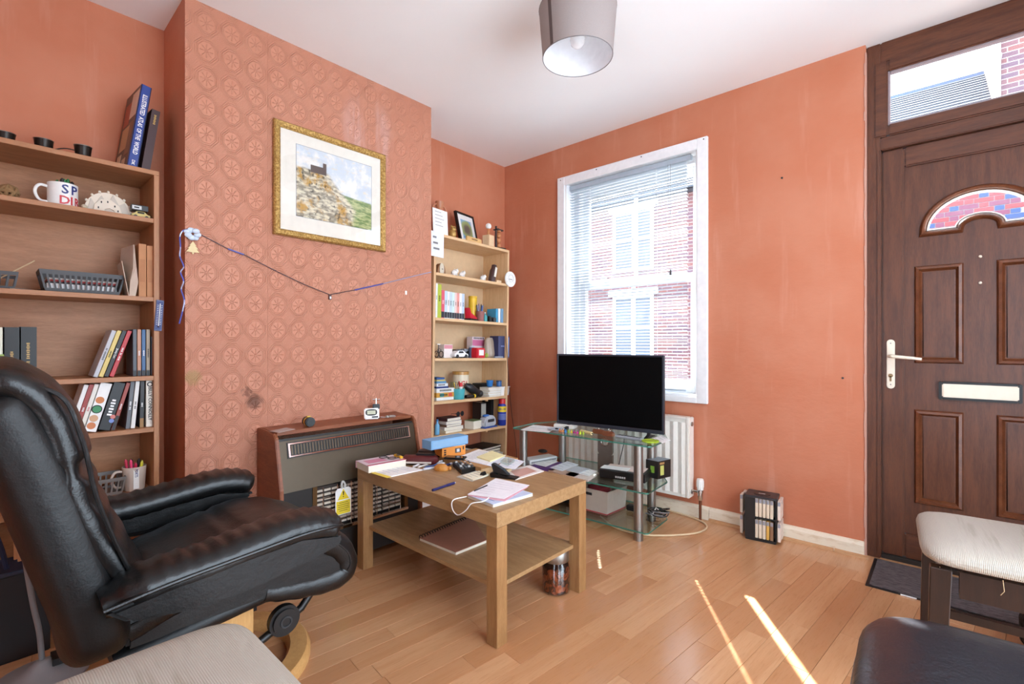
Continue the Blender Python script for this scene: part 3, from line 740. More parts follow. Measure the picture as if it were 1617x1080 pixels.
# ---- door mat
mt = at(1384, 884, z=0)
DM = thing('door_mat', 'dark grey ribbed mat on the floor by the front door', 'mat', (2.378, -.332, 0))
def _mat(b, L):
    p = coords(); n = noise(scaled(p, (1, 5, 1)), 40, 4, .65); L.new(mixc(smooth(n, .35, .65), lin((66, 60, 62)), lin((104, 96, 98))), b.inputs['Base Color']); L.new(bump(n, .5, .004), b.inputs['Normal'])
G().box(.012, .70, .012, .33, .001, .007).obj('pile', mat('mat_pile', rough=.95, fn=_mat), DM, bevel=.001, seg=1)
for q in ((0, .712, 0, .0115), (0, .712, .3305, .342), (0, .0115, .0118, .3302), (.7005, .712, .0118, .3302)): G().box(*q, .0005, .0045).obj('rubber_edge', BLACK, DM)
G().box(.115, .165, -.0006, .0006, .0008, .006).obj('maker_tab', PAPER, DM)
# ================================================================ seating
# ---- black leather recliner, facing the television; built in room coordinates around x = 1.04
rc = thing('recliner_armchair', 'black leather recliner armchair on a round wooden base', 'armchair', (1.04, -2.38, 0))
def loc(o): o.location = (-1.04, 2.38, 0); return o             # parts are written in room coordinates
def sweep(path, half_w, thick, ex, cx, n=28, puff=None):
    """cross-sections (superellipse) along a path in the y-z plane; half_w across x"""
    P = [Vector((p[0], p[1])) for p in path]; L = []
    for i, p in enumerate(P):
        a = P[max(i - 1, 0)]; b = P[min(i + 1, len(P) - 1)]; t = (b - a).normalized(); nrm = Vector((-t.y, t.x)); u = i / (len(P) - 1)
        hw = half_w(u) if callable(half_w) else half_w; th = thick(u) if callable(thick) else thick
        L.append([(cx + q[0], p.x + nrm.x * q[1], p.y + nrm.y * q[1]) for q in sell(hw, th, ex, n)])
    return L
# outer back shell: spine from under the seat up to the head
def endround(u, w, k=.12):
    e = min(u, 1 - u); return w * (1 - (1 - min(1, e / k)) ** 2.4 * .42) 
sp = [(p.x, p.y) for p in spline([(-2.640, .30), (-2.655, .42), (-2.690, .56), (-2.735, .72), (-2.785, .86), (-2.825, .925)], 7)]
shell = sweep(sp, lambda u: endround(u, .292, .16), lambda u: .062 * (1 if u < .9 else 1 - (u - .9) * 4) + .012 * math.sin(u * PI), 3.4, 1.04, 36)
SUEDE = mat('black_leather_matt', (10, 10, 11), .5, fn=_leather)
bs = loc(G().loft(shell).obj('back_shell', SUEDE, rc, smooth=60))
# padded front of the back, puckered
fpth = [(p.x, p.y) for p in spline([(-2.585, .40), (-2.605, .49), (-2.655, .60), (-2.690, .70), (-2.705, .80), (-2.735, .885), (-2.785, .935), (-2.85, .930)], 8)]
def pth(u): return .042 + .010 * math.sin(u * PI) + .004 * math.sin(u * 60) * (1 if u < .45 else .2) - (.022 if abs(u - .50) < .02 else 0)
loc(G().loft(sweep(fpth, lambda u: endround(u, .288, .14), pth, 2.8, 1.04, 36)).obj('back_cushion', LEATHER, rc, smooth=60))
for sgn in (1, -1):
    pp = spline([(1.04 + sgn * .286, -2.585, .47), (1.04 + sgn * .292, -2.625, .58), (1.04 + sgn * .293, -2.66, .70), (1.04 + sgn * .292, -2.682, .82), (1.04 + sgn * .280, -2.715, .91), (1.04 + sgn * .24, -2.80, .94), (1.04 + sgn * .16, -2.84, .955), (1.04, -2.85, .958)], 6)
    G().tube(pp, .0045, 8).obj('piping', LEATHER, bs, smooth=True)
# seat cushion, rolling over at the front and tucking under
spth = [(p.x, p.y) for p in spline([(-2.60, .365), (-2.48, .400), (-2.36, .428), (-2.24, .447), (-2.14, .425), (-2.075, .375), (-2.058, .325), (-2.085, .300), (-2.15, .300), (-2.24, .315), (-2.30, .33)], 6)]
def sth(u): return .048 - (.012 if abs(u - .23) < .012 else 0) - .014 * max(0, u - .75) * 4 + .002 * math.sin(u * 90)
seat = loc(G().loft(sweep(spth, lambda u: .238 - .02 * max(0, u - .5), sth, 3.6, 1.04, 32)).obj('seat_cushion', LEATHER, rc, smooth=60))
for sgn in (1, -1):
    pp = [(1.04 + sgn * .235, p[0], p[1] + .012) for p in spth[:40]]
    G().tube(pp, .004, 6).obj('piping', LEATHER, seat, smooth=True)
loc(G().prism([(-2.60, .350), (-2.48, .385), (-2.36, .412), (-2.24, .430), (-2.14, .408), (-2.085, .365), (-2.072, .325), (-2.095, .295), (-2.15, .290), (-2.30, .318), (-2.6, .318)], .815, 1.265, 'x').obj('seat_core', SUEDE, rc, bevel=.008))
loc(G().loft(sweep([(p.x, p.y) for p in spline([(-2.62, .29), (-2.45, .31), (-2.3, .325), (-2.2, .335)], 4)], .225, .03, 4, 1.04, 20)).obj('seat_underside', SUEDE, rc, smooth=60))
# armrests: puckered pad above a plain side, piped along the outer edge
for sgn, cx in ((1, 1.352), (-1, .728)):
    ap = [(p.x, p.y) for p in spline([(-2.655, .478), (-2.57, .497), (-2.48, .503), (-2.38, .515), (-2.28, .526), (-2.20, .518), (-2.160, .497)], 8)]
    def aw(u): return .070 * (1 - max(0, .12 - u) * 3.5) * (1 - max(0, u - .93) * 5)
    pad = G().loft(sweep(ap, aw, lambda u: (.040 + .0035 * math.sin(u * 100)) * (1 - max(0, u - .93) * 5) * (1 - max(0, .1 - u) * 4), 2.6, cx, 24))
    pad = loc(pad.obj('armrest', LEATHER, rc, smooth=60))
    sd = [(-2.66, .485), (-2.55, .500), (-2.40, .512), (-2.27, .520), (-2.165, .500), (-2.160, .470), (-2.25, .450), (-2.38, .432), (-2.50, .430), (-2.62, .450)]
    G().prism(sd, *sorted((cx + sgn * .040, cx + sgn * .069)), 'x').obj('arm_side', SUEDE, pad, bevel=.008)
    sd2 = [(p[0], p[1] - .005 if k < 5 else p[1] - .012) for k, p in enumerate(sd)]
    G().prism(sd2, *sorted((cx - sgn * .064, cx + sgn * .038)), 'x').obj('arm_lining', LEATHER, pad, bevel=.016, seg=3, smooth=True)
    pp = spline([(cx + sgn * .068, -2.66, .490), (cx + sgn * .071, -2.55, .506), (cx + sgn * .071, -2.40, .518), (cx + sgn * .071, -2.27, .527), (cx + sgn * .066, -2.175, .522), (cx + sgn * .045, -2.15, .512)], 5)
    G().tube(pp, .0045, 8).obj('piping', LEATHER, pad, smooth=True)
    # bent timber upright and adjusting rod with knob
    ux = 1.04 + sgn * .15
    loc(G().prism([(-2.435, .05), (-2.31, .05), (-2.308, .42), (-2.437, .42)], ux - .012, ux + .012, 'x').obj('timber_upright', wood('birch_frame', (196, 146, 86), (214, 166, 106), (6, 6, 1), .4), rc, bevel=.004))
    bx = 1.04 + sgn * .185
    rod = loc(G().tube([(bx, -2.088, .350), (bx, -2.187, .236), (bx, -2.31, .185)], .011, 10).obj('adjusting_rod', BLACK, rc, smooth=True))
    kn = loc(G().cyl((bx if sgn > 0 else bx - .035, -2.245, .232), .042, .035, 24, 'x').obj('tension_knob', BLACK, rc, bevel=.008, smooth=True))
    G().torus((bx + sgn * (.036 if sgn > 0 else 0.036), -2.245, .232), .014, .003, 18, 6, 'x').obj('knob_ring', DARKG, kn)
WOODR = wood('birch_ring', (196, 146, 86), (214, 166, 106), (3, 3, 6), .4)
loc(G().loft([[(r * math.cos(2 * PI * i / 48) + .95, r * math.sin(2 * PI * i / 48) - 2.345, z) for i in range(48)] for r, z in ((.285, .0), (.285, .022), (.275, .036), (.225, .036), (.215, .022), (.215, .0))], False, True).obj('base_ring', WOODR, rc, smooth=40))
loc(G().box(.735, 1.165, -2.385, -2.305, .0365, .052).obj('base_bar', WOODR, rc, bevel=.004))
loc(G().cyl((.95, -2.345, .052), .055, .20, 20).box(.90, 1.17, -2.44, -2.29, .25, .29).obj('swivel_column', BLACK, rc, smooth=True))

# ---- black leather footstool of the same set, lower right
fs = thing('footstool', 'black leather footstool in the lower right corner with a strip of sunlight', 'footstool', (2.815, -1.715, 0), math.radians(3))
def cushion(hx, hy, z0, z1, ex=3.6, n=44, rings=12, sharp=.45):
    L = []
    for j in range(rings + 1):
        t = -PI / 2 + PI * j / rings; k = abs(math.cos(t)) ** sharp; z = (z0 + z1) / 2 + (z1 - z0) / 2 * math.copysign(abs(math.sin(t)) ** (.9 if sharp > .4 else .5), math.sin(t))
        k = max(k, .03); L.append([(q[0] * k, q[1] * k, z) for q in sell(hx, hy, ex, n)])
    return L
NAVYL = mat('blue_black_leather', (22, 26, 34), .3, fn=_leather)
cu = G().loft(cushion(.315, .29, .29, .438, 5, sharp=.33)).obj('cushion', NAVYL, fs, smooth=60)
G().tube([(q[0] * 1.0, q[1] * 1.0, .355) for q in sell(.315, .29, 5, 60)], .004, 6, True).obj('piping', NAVYL, cu, smooth=True)
G().lathe([(.05, .045), (.05, .295)], 20).obj('pillar', BLACK, fs, smooth=True)
G().loft([[(r * math.cos(2 * PI * i / 40), r * math.sin(2 * PI * i / 40), z) for i in range(40)] for r, z in ((.22, 0), (.22, .03), (.17, .03), (.17, 0))], False, True).obj('base_ring', WOODR, fs, smooth=40)
G().box(-.175, .175, -.035, .035, .03, .045).obj('base_bar', WOODR, fs, bevel=.003)

# ---- two dining chairs with woven beige seats and dark timber frames
def _weave(b, L):
    X, Y, Z = xyz(coords()); w = S.op('SINE', (X + Y) * 900.0) * S.op('SINE', (X - Y) * 900.0)
    st = noise(scaled(coords(), (1.2, 14, 1)), 3, 3)
    c = mixc(smooth(st, .55, .7) * .5, lin((188, 178, 164)), lin((160, 146, 126)))
    c = mixc(smooth(w, .2, .9) * .35, c, lin((160, 150, 138)))
    L.new(c, b.inputs['Base Color']); L.new(bump(w, .5, .002), b.inputs['Normal'])
WEAVE = mat('beige_weave', rough=.95, fn=_weave)
DWOOD = wood('dark_chair_timber', (34, 20, 15), (48, 28, 20), (9, 9, 1.2), .35)
def dining_chair(label, l, rot, hx, hy):
    c = thing('dining_chair', label, 'chair', l, rot, 'dining chairs with beige woven seats')
    # seat is local x: side to side, y: front (+) to back (-)
    G().loft(cushion(hx, hy, .405, .472, 7, 56)).obj('seat', WEAVE, c, smooth=60)
    for sx in (-1, 1):
        G().loft([[(sx * (hx - .032) + a * .015 * (1 + t * .25) , hy - .042 + b * .018 * (1 + t * .25) + (1 - t) * .012, z) for a, b in ((-1, -1), (1, -1), (1, 1), (-1, 1))] for t, z in ((0, 0), (1, .41))]).obj('leg', DWOOD, c, bevel=.002, seg=1)
        G().loft([[(sx * (hx - .045) + a * .018, -hy + .04 + b * .022 + o, z) for a, b in ((-1, -1), (1, -1), (1, 1), (-1, 1))] for o, z in ((-.04, 0), (0, .41), (-.02, .65), (-.07, .90))]).obj('leg', DWOOD, c, bevel=.002, seg=1)
        G().box(sx * (hx - .045) - .010, sx * (hx - .045) + .010, -hy + .06, hy - .08, .335, .405).obj('apron', DWOOD, c)
        G().box(sx * (hx - .045) - .009, sx * (hx - .045) + .009, -hy + .04, hy - .07, .13, .155).obj('stretcher', DWOOD, c)
    for y in (hy - .055, -hy + .05): G().box(-hx + .066, hx - .066, y - .010, y + .010, .335, .405).obj('apron', DWOOD, c)
    for z in (.60, .72, .84):
        dy = -hy + .04 - .02 * (z - .41) / .24 if z < .65 else -hy + .02 - .05 * (z - .65) / .25
        G().box(-hx + .065, hx - .065, dy - .008, dy + .008, z - .02, z + .02).obj('back_rail', DWOOD, c, bevel=.003, seg=1)
    return c
c1 = dining_chair('dining chair with beige woven seat standing by the front door', (2.79, -.905, 0), math.radians(4), .215, .20)
# its front faces the room's centre (-y side carries the near edge); turned so that the back stands out of frame
c1.rotation_euler = (0, 0, math.radians(94)); c1.location = (2.765, -.885, 0)
for k, (px, py) in enumerate(((1500, 888), (1530, 905), (1590, 912))):
    y = -.04 - k * .06
    G().tube([(-.19, .16 - k * .12, .412), (-.195, .158 - k * .12, .385), (-.19, .164 - k * .12, .362 + .01 * k)], .0008, 5).obj('loose_thread', mat('thread', (206, 178, 138), .9), c1)
c2 = dining_chair('dining chair with beige woven seat in the lower left foreground', (1.755, -2.685, 0), 0, .215, .225)
# ================================================================ small things: shared builders
def yat(px, x): return at(px, 500, x=x).y
def zat(py, px, x): return at(px, py, x=x).z
LEGIBLE = ('Jimmy Carr', 'BILLY CONNOLLY')
def book(name, label, cat, l, t, h, d, col, rot=(0, 0, 0), title=None, tcol=None, group=None, pages=True, tsize=None, tz=.5, band=None, hard=.0018):
    """upright book: spine on +x, local y from -t to 0, pivot at the bottom right corner of the spine"""
    b = thing(name, label, cat, l, rot, group); m = colm(col, .45)
    if pages:
        G().box(-d, 0, -t, -t + hard, 0, h).box(-d, 0, -hard, 0, 0, h).box(-hard, 0, -t + hard, -hard, 0, h).obj('cover', m, b)
        G().box(-d + .003, -hard - .0002, -t + hard + .0001, -hard - .0001, .003, h - .003).obj('page_block', PAGES, b)
    else:
        G().box(-d, 0, -t, 0, 0, h).obj('case', m, b, bevel=.0012, seg=1)
    if band: G().box(.0001, .0006, -t + .0008, -.0008, h * band[0], h * band[1]).obj('spine_band', colm(band[2], .5), b)
    if title and title not in LEGIBLE:                        # unreadable in the photograph: small strokes instead of letters
        u = (tsize or t * .62) * .5; zc = h * tz - len(title) * u * .5
        for i in range(len(title)):
            if title[i] != ' ': G().cbox((.0009, -t / 2, zc + i * u), (.0005, u * (1.0 if i % 2 else 1.3), u * .6)).obj('print_mark', tcol or WINK, b)
    elif title: text(title, tsize or t * .62, tcol or WINK, b, frame((.0009, -t / 2, h * tz), (0, 0, -1), (0, 1, 0)))
    return b
def crate(label, l, rot, w, d, h, m, slots=11, cat='basket', group=None, name='plastic_basket'):
    """slotted plastic basket: solid rim and floor, upright bars, open top; w along y, d along x"""
    b = thing(name, label, cat, l, rot, group); k = .86
    def lp(s, z): return [(sx * d / 2 * s, sy * w / 2 * s, z) for sx, sy in ((-1, -1), (1, -1), (1, 1), (-1, 1))]
    def band(z0, z1, o=.0): return G().loft([lp(lerp(k, 1, z0 / h) + o, z0), lp(lerp(k, 1, z1 / h) + o, z1), [(p[0] * .965, p[1] * .98, z1) for p in lp(lerp(k, 1, z1 / h) + o, z1)], [(p[0] * .965, p[1] * .98, z0) for p in lp(lerp(k, 1, z0 / h) + o, z0)]], False, True)
    band(h * .80, h, .01).obj('rim', m, b); band(.0, h * .18).obj('base_wall', m, b)
    G().box(-d / 2 * k, d / 2 * k, -w / 2 * k, w / 2 * k, 0, .003).obj('floor_panel', m, b)
    for sx in (-1, 1):
        for i in range(slots + 1):
            y = lerp(-w / 2, w / 2, i / slots); s0, s1 = lerp(k, 1, .16), lerp(k, 1, .83)
            G().loft([[(sx * d / 2 * s * .985 + a * .0012, y * s * .985 + c * .0028, z) for a, c in ((-1, -1), (1, -1), (1, 1), (-1, 1))] for s, z in ((s0, h * .16), (s1, h * .83))]).obj('bar', m, b)
    n2 = max(3, int(slots * d / w))
    for sy in (-1, 1):
        for i in range(1, n2):
            x = lerp(-d / 2, d / 2, i / n2); s0, s1 = lerp(k, 1, .16), lerp(k, 1, .83)
            G().loft([[(x * s * .985 + a * .0028, sy * w / 2 * s * .985 + c * .0012, z) for a, c in ((-1, -1), (1, -1), (1, 1), (-1, 1))] for s, z in ((s0, h * .16), (s1, h * .83))]).obj('bar', m, b)
    return b
def curved_text(s, R, size, m, parent, a0, z, gap=1.0, name='lettering'):
    """letters bent round a cylinder of radius R about local z, starting at angle a0 (radians), going towards +angle"""
    a = a0
    for ch_ in s:
        if ch_ != ' ': text(ch_, size, m, parent, frame((R * math.cos(a), R * math.sin(a), z), (-math.sin(a), math.cos(a), 0), (0, 0, 1)), name)
        a += size * .66 * gap / R
def mug(label, l, rot, r, h, m, inside=None, cat='mug', r2=None):
    b = thing('mug', label, cat, l, rot); r2 = r2 or r
    G().lathe([(r2 * .9, 0), (r2, .004), (r, h), (r - .003, h), (r2 - .004, .006), (.001, .006)], 28).obj('body', m, b, smooth=True)
    hd = [(0, -r + .004 - .0, h * .82), (0, -r - .018, h * .84), (0, -r - .03, h * .66), (0, -r - .03, h * .42), (0, -r - .018, h * .2), (0, -r + .006, h * .18)]
    G().tube(spline(hd, 4), .005, 8).obj('handle', m, b, smooth=True); return b
def pen(label, p, q, r, col, cat='pen', cap=None, group=None, name='pen', tip=None):
    p, q = Vector(p), Vector(q); o = thing(name, label, cat, p, (q - p).to_track_quat('Z', 'Y').to_euler(), group); L = (q - p).length
    G().cyl((0, 0, 0), r, L * .62, 10).obj('barrel', colm(col, .35), o, smooth=True)
    G().cyl((0, 0, L * .621), r * 1.12, L * .33, 10).obj('cap', colm(cap or col, .35), o, smooth=True)
    G().cyl((0, 0, L * .952), r * .8, L * .048, 10, r2=r * .5).obj('end', colm(tip or cap or col, .35), o, smooth=True)
    return o
def sheet(label, l, rot, w, d, m, h=.0012, cat='paper', name='paper_sheet', lines=0, lm=None, group=None):
    """paper lying flat, w along local x and d along local y, with printed lines"""
    b = thing(name, label, cat, l, rot, group)
    G().box(-w / 2, w / 2, -d / 2, d / 2, 0, h).obj('page', m, b)
    for i in range(lines):
        y = lerp(d * .36, -d * .36, i / max(1, lines - 1)); e = random.uniform(.1, .38)
        G().box(-w * .4, w * e, y - .0012, y + .0012, h, h + .0002).obj('print_line', lm or mat('grey_print', (130, 132, 140), .8), b)
    return b
TR = lambda *a: tuple(math.radians(v) for v in a)

# ================================================================ left bookcase contents
z0 = LZ[0]
# black wire candle holder with three cups
y1, y2, y3 = yat(8, .15), yat(69, .17), yat(131, .20)
ch_ = thing('candle_holder', 'black wire candle holder with three cups on top of the brown bookcase', 'candle holder', (0, 0, z0))
for i, (x, y, r) in enumerate(((.15, y1, .027), (.17, y2, .027), (.20, y3, .026))):
    G().lathe([(r * .78, .001), (r * .85, .004), (r, .05), (r - .002, .05), (r * .8, .007), (.001, .006)], 20, (x, y, 0)).obj('cup', mat('dark_bronze', (44, 38, 34), .35, .6), ch_, smooth=True)
    G().torus((x, y, .05), r, .0016, 20, 6).obj('rim', STEEL, ch_)
G().tube(spline([(.15, y1 + .02, .03), (.16, (y1 + y2) / 2, .012), (.19, y2, .008), (.20, (y2 + y3) / 2, .028), (.20, y3 - .02, .03)], 5), .0022, 6).obj('wire', BLACK, ch_)
G().tube(spline([(.15, y1 + .02, .02), (.18, (y1 + y2) / 2, .02), (.20, y2 + .03, .012), (.205, y3 - .05, .006)], 5), .0022, 6).obj('wire', BLACK, ch_)
# leaning atlas and the dark book behind it
ATL = thing('book', 'large leaning atlas with blue spine and dark photo cover', 'book', (.235, yat(217, .235), z0 + .001), (math.radians(-8), 0, math.radians(4)))
t, h, d = .034, .345, .20
G().box(-d, 0, -t, -t + .003, 0, h).box(-d, 0, -.003, 0, 0, h).obj('cover', colm((46, 34, 32), .35), ATL)
G().box(-.0035, 0, -t - .0002, .0002, 0, h).obj('spine', colm((42, 66, 140), .35), ATL)
G().box(-d + .004, -.0037, -t + .0032, -.0032, .004, h - .004).obj('page_block', PAGES, ATL)
for (a, b, c, e, col) in ((.02, .10, .20, .30, (150, 60, 44)), (.03, .13, .09, .19, (186, 150, 110)), (.115, .175, .06, .20, (120, 92, 74)), (.02, .08, .025, .075, (206, 188, 160)), (.10, .19, .22, .33, (214, 196, 178)), (.10, .15, .015, .045, (196, 176, 150))):
    G().box(-d + a, -d + b, -t - .0006, -t, c, e).obj('cover_photo', colm(col, .4), ATL)
text('ILLUSTRATED  ATLAS  OF THE  WORLD', .0215, WINK, ATL, frame((.0006, -t / 2, h * .52), (0, 0, -1), (0, 1, 0)), sx=.66)
text('DK', .014, WINK, ATL, frame((.0006, -t / 2, .02), (0, 0, -1), (0, 1, 0)))
book('book', 'old dark plum hardback leaning beside the blue atlas', 'book', (.24, yat(231, .24) + .012, z0 + .001), .028, .255, .17, (66, 44, 46), TR(-8, 0, 4), 'HISTORY', GOLDINK, tz=.85, tsize=.012)
# second shelf
z0 = LZ[1]
tw = thing('twine_ball', 'ball of brown garden twine on the second shelf', 'twine', (.17, yat(13, .17), z0))
for k in range(11):
    o = G(); o.X = Matrix.Translation((0, 0, .031)) @ Euler((k * .9, k * .55, k * .3)).to_matrix().to_4x4(); o.torus((0, 0, 0), .026 - .0004 * k, .0052, 22, 6).obj('strand', mat('twine', (150, 116, 78), .95), tw)
mg = mug('large white mug with blue and red letters holding green markers', (.19, yat(99, .19), z0), math.radians(6), .043, .088, WHITE)
NAVY = mat('mug_blue', (34, 48, 116), .4); REDP = mat('mug_red', (196, 40, 48), .4)
curved_text('SP', .0434, .046, NAVY, mg, math.radians(-2), .062, .92); curved_text('DIR', .0434, .042, REDP, mg, math.radians(-4), .022, .75)
for k, (dx, dy, tx, ty) in enumerate(((-.01, -.02, -.004, -.014), (.008, -.008, .010, -.002), (-.012, .006, -.010, .016), (.01, .016, .006, .026), (0, .0, .004, .004))):
    c = mg.location; pen(('green capped marker leaning left in the lettered mug', 'black marker at the front left of the lettered mug', 'green capped marker at the back of the lettered mug', 'black marker leaning right in the lettered mug', 'green capped marker in the middle of the lettered mug')[k], (c.x + dx, c.y + dy, z0 + .008), (c.x + tx, c.y + ty, z0 + .104 + .006 * (k % 3)), .0055, (28, 34, 30), cap=(40, 120, 64) if k % 2 == 0 else (24, 26, 26), group='markers in the lettered mug', cat='marker', name='marker_pen')
nv = thing('wooden_ornament', 'round pale cut-out ornament with mountains and stars', 'ornament', (.20, yat(172, .20), z0), TR(0, -6, 4)); nv.scale = (1.2, 1.2, 1.45)
PALE = mat('pale_plywood', (226, 214, 196), .7)
arch = lambda r, n=22: [(-r * math.cos(PI * i / n), r * .98 * math.sin(PI * i / n)) for i in range(n + 1)]
G().prism(arch(.062), -.006, .0, 'x').obj('back_disc', PALE, nv)
mts = [(-.055, .0), (-.045, .038), (-.035, .022), (-.018, .050), (-.004, .028), (.012, .056), (.026, .03), (.042, .040), (.056, .0)]
G().prism(mts, .0, .004, 'x').obj('mountains', mat('pale_plywood_grey', (202, 192, 178), .7), nv)
G().prism([(-.04, 0), (-.038, .02), (-.02, .038), (.004, .040), (.026, .026), (.034, 0), (.016, 0), (.012, .012), (0, .017), (-.012, .012), (-.016, 0)], .004, .009, 'x').obj('cave_front', PALE, nv)
for k in range(9):
    a = PI * (k + .5) / 9; G().ball((.0, -.064 * math.cos(a), .063 * math.sin(a)), .004, 8).obj('star', PALE, nv)
for k, (yy, zz) in enumerate(((-.02, .03), (-.004, .033), (.014, .024), (-.028, .014), (.022, .012))): G().cbox((.0092, yy, zz), (.001, .003, .005)).obj('cut_out', INK, nv)
bxs = thing('film_box', 'small black and grey box on the shelf beside the wooden ornament', 'box', (.22, yat(220, .22), z0 + .0285))
G().box(-.02, .02, -.028, .026, 0, .022).obj('carton', colm((56, 58, 60), .5), bxs, bevel=.001, seg=1); G().box(.0201, .0206, -.026, .004, .004, .018).obj('label', colm((206, 208, 206), .5), bxs); G().cbox((.0208, -.012, .011), (.0004, .016, .005)).obj('print_mark', INK, bxs)
tc = thing('toy_car', 'tiny yellow and white toy car under the small black box', 'toy', (.222, yat(222, .222), z0 + .003))
G().prism([(-.03, .003), (.03, .003), (.031, .012), (.02, .014), (.012, .0245), (-.014, .0245), (-.022, .014), (-.031, .012)], -.012, .012, 'x').obj('body', colm((196, 172, 84), .3), tc, bevel=.002)
for yy in (-.018, .018):
    for xx in (-.011, .011): G().cyl((xx - .002, yy, .003), .006, .004, 12, 'x').obj('wheel', BLACK, tc)
G().box(.0122, .0126, -.012, .010, .015, .022).obj('window', INK, tc)
G().ball((.24, yat(133, .24), z0 + .009), .009, 12).obj('pebble', colm((200, 186, 160))) ; tag(D.objects['pebble'], 'small round pebble in front of the lettered mug', 'pebble')
# third shelf
z0 = LZ[2]
DG = mat('graphite_basket', (66, 66, 68), .5)
b1 = crate('dark grey slotted basket at the left end of the third shelf', (.16, yat(2, .16) - .035, z0), 0, .15, .15, .062, DG, 7)
G().tube([(.12, b1.location.y - .01, z0 + .01), (.19, yat(55, .19), z0 + .112)], .0022, 6).obj('chopstick', colm((214, 186, 146))); tag(D.objects['chopstick'], 'thin pale wooden stick leaning out of the left basket', 'stick')
sc_ = thing('scissors', 'steel scissors lying between the two grey baskets', 'scissors', (.22, yat(50, .22), z0), TR(0, 0, -62))
for s in (1, -1):
    G().prism([(-.0, s * .001), (.055, s * .010), (.058, s * .006), (.0, s * -.003)], .002, .004).obj('blade', STEEL, sc_)
    G().torus((-.022, s * .012, .003), .010, .0022, 16, 6).obj('finger_loop', BLACK, sc_)
y0, y1 = yat(66, .235), yat(194, .235)
b2 = crate('long dark grey slotted basket full of papers on the third shelf', (.165, (y0 + y1) / 2, z0), 0, (y1 - y0) * 1.06, .14, .080, DG, 15)
for k in range(7):
    c = (235, 235, 236) if k < 4 else ((70, 60, 60), (170, 60, 60), (200, 196, 190))[k - 4]
    o = G().box(-.045, .05, -.10, .098, 0, .0065).obj('folded_paper', colm(c, .8)); o.location = (.165, b2.location.y, z0 + .006 + k * .0068 + (.0 if k < 3 else .0))
    tag(o, ('folded white paper at the bottom of the long basket pile', 'folded white paper second from the bottom in the long basket', 'folded white paper third from the bottom in the long basket', 'folded white paper fourth from the bottom in the long basket', 'dark folded card inside the long basket', 'folded red card inside the long basket', 'grey folded leaflet topping the pile in the long basket')[k], 'paper', 'papers in the long basket')
o = thing('paper_bag', 'crumpled pale paper bag standing beside the two brown files', 'bag', (.2, yat(206, .2), z0))
G().loft([[(-.07, -.012, 0), (.06, -.014, 0), (.062, .006, 0), (-.07, .008, 0)], [(-.07, -.020, .07), (.058, -.010, .06), (.064, .014, .055), (-.07, .004, .07)], [(-.07, -.022, .15), (.05, .0, .11), (.055, .010, .115), (-.07, -.014, .15)], [(-.06, -.020, .20), (.036, .002, .205), (.04, .006, .206), (-.06, -.016, .20)]]).obj('bag_body', colm((196, 176, 158), .85), o)
o = G().box(-.10, .05, 0, .002, 0, .135).obj('envelope', colm((206, 188, 168), .85)); o.location = (.21, yat(200, .21), z0); o.rotation_euler = TR(9, 0, -3); tag(o, 'narrow buff envelope leaning against the paper bag', 'envelope')
for k, (a, b) in enumerate(((219, 231), (232, 243))):
    y0, y1 = yat(a, .245), yat(b, .245)
    f = thing('magazine_file', ('brown card file next to the paper bag on the third shelf', 'brown card file against the right side of the bookcase')[k], 'file', (.245, y0, z0), 0, 'pair of brown files')
    G().box(-.20, 0, 0, y1 - y0, 0, .212 - .004 * k).obj('box', colm((190, 134, 92), .7), f, bevel=.001, seg=1)
    G().box(.0002, .0008, .004, y1 - y0 - .004, .06, .15).obj('spine_label', colm((178, 122, 82), .7), f)
# fourth shelf: black hardbacks, leaning and upright discs
z0 = LZ[3]
book('book', 'white and green paperback at the left end of the fourth shelf', 'book', (.235, yat(7, .235), z0), .030, .185, .14, (222, 226, 206), (0, 0, 0), 'GARDEN', INK, tz=.75, tsize=.012, band=(.1, .5, (150, 176, 90)))
book('book', 'black hardback with gold title beside the white paperback', 'book', (.235, yat(33, .235), z0), .044, .186, .15, (20, 20, 20), (0, 0, 0), 'DUNE', GOLDINK, tsize=.013)
book('book', 'black hardback with long gold title, right of the pair', 'book', (.235, yat(58, .235), z0), .043, .188, .15, (20, 20, 20), (0, 0, 0), 'THE SILMARILS', GOLDINK, tsize=.013)
def dvd(label, px, t, col, lean, title, tcol, h=.187, group='discs on the fourth shelf', z=None, x=.235, band=None, ts=None):
    return book('dvd_case', label, 'DVD', (x, yat(px, x), z if z is not None else z0), t, h, .13, col, (math.radians(-lean), 0, 0), title, tcol, group, False, tsize=ts or t * .62, band=band)
dvd('silver grey DVD case, leftmost of the leaning four', 154, .0138, (186, 186, 190), 17.5, 'STANDING UP', INK)
dvd('yellow DVD case second among the leaning four', 162.7, .0138, (214, 190, 108), 17.5, 'FAWLTY', INK)
dvd('black DVD case with white title among the leaning four', 171.2, .0138, (26, 24, 24), 17.5, 'Jimmy Carr', WINK)
dvd('red DVD case at the right of the leaning four', 179.7, .0138, (186, 44, 50), 17.5, 'LIVE AT LAST', WINK)
for a, c, l, ti, tc_ in ((216, (76, 80, 88), 'dark grey DVD case, first of the upright row', None, None), (223, (186, 130, 100), 'orange brown DVD case upright beside the grey one', 'ALIEN', WINK), (230, (56, 96, 140), 'blue DVD case upright in the fourth shelf row', 'OCEANS', WINK), (237, (160, 140, 116), 'tan DVD case upright next to the blue one', 'GLADIATOR', INK)):
    dvd(l, a, .0125, c, 0, ti, tc_, band=(.0, .12, (30, 30, 32)))
book('notebook', 'short navy notebook against the right end of the fourth shelf', 'notebook', (.235, yat(248, .235), z0), .020, .158, .13, (26, 32, 52), (0, 0, 0))
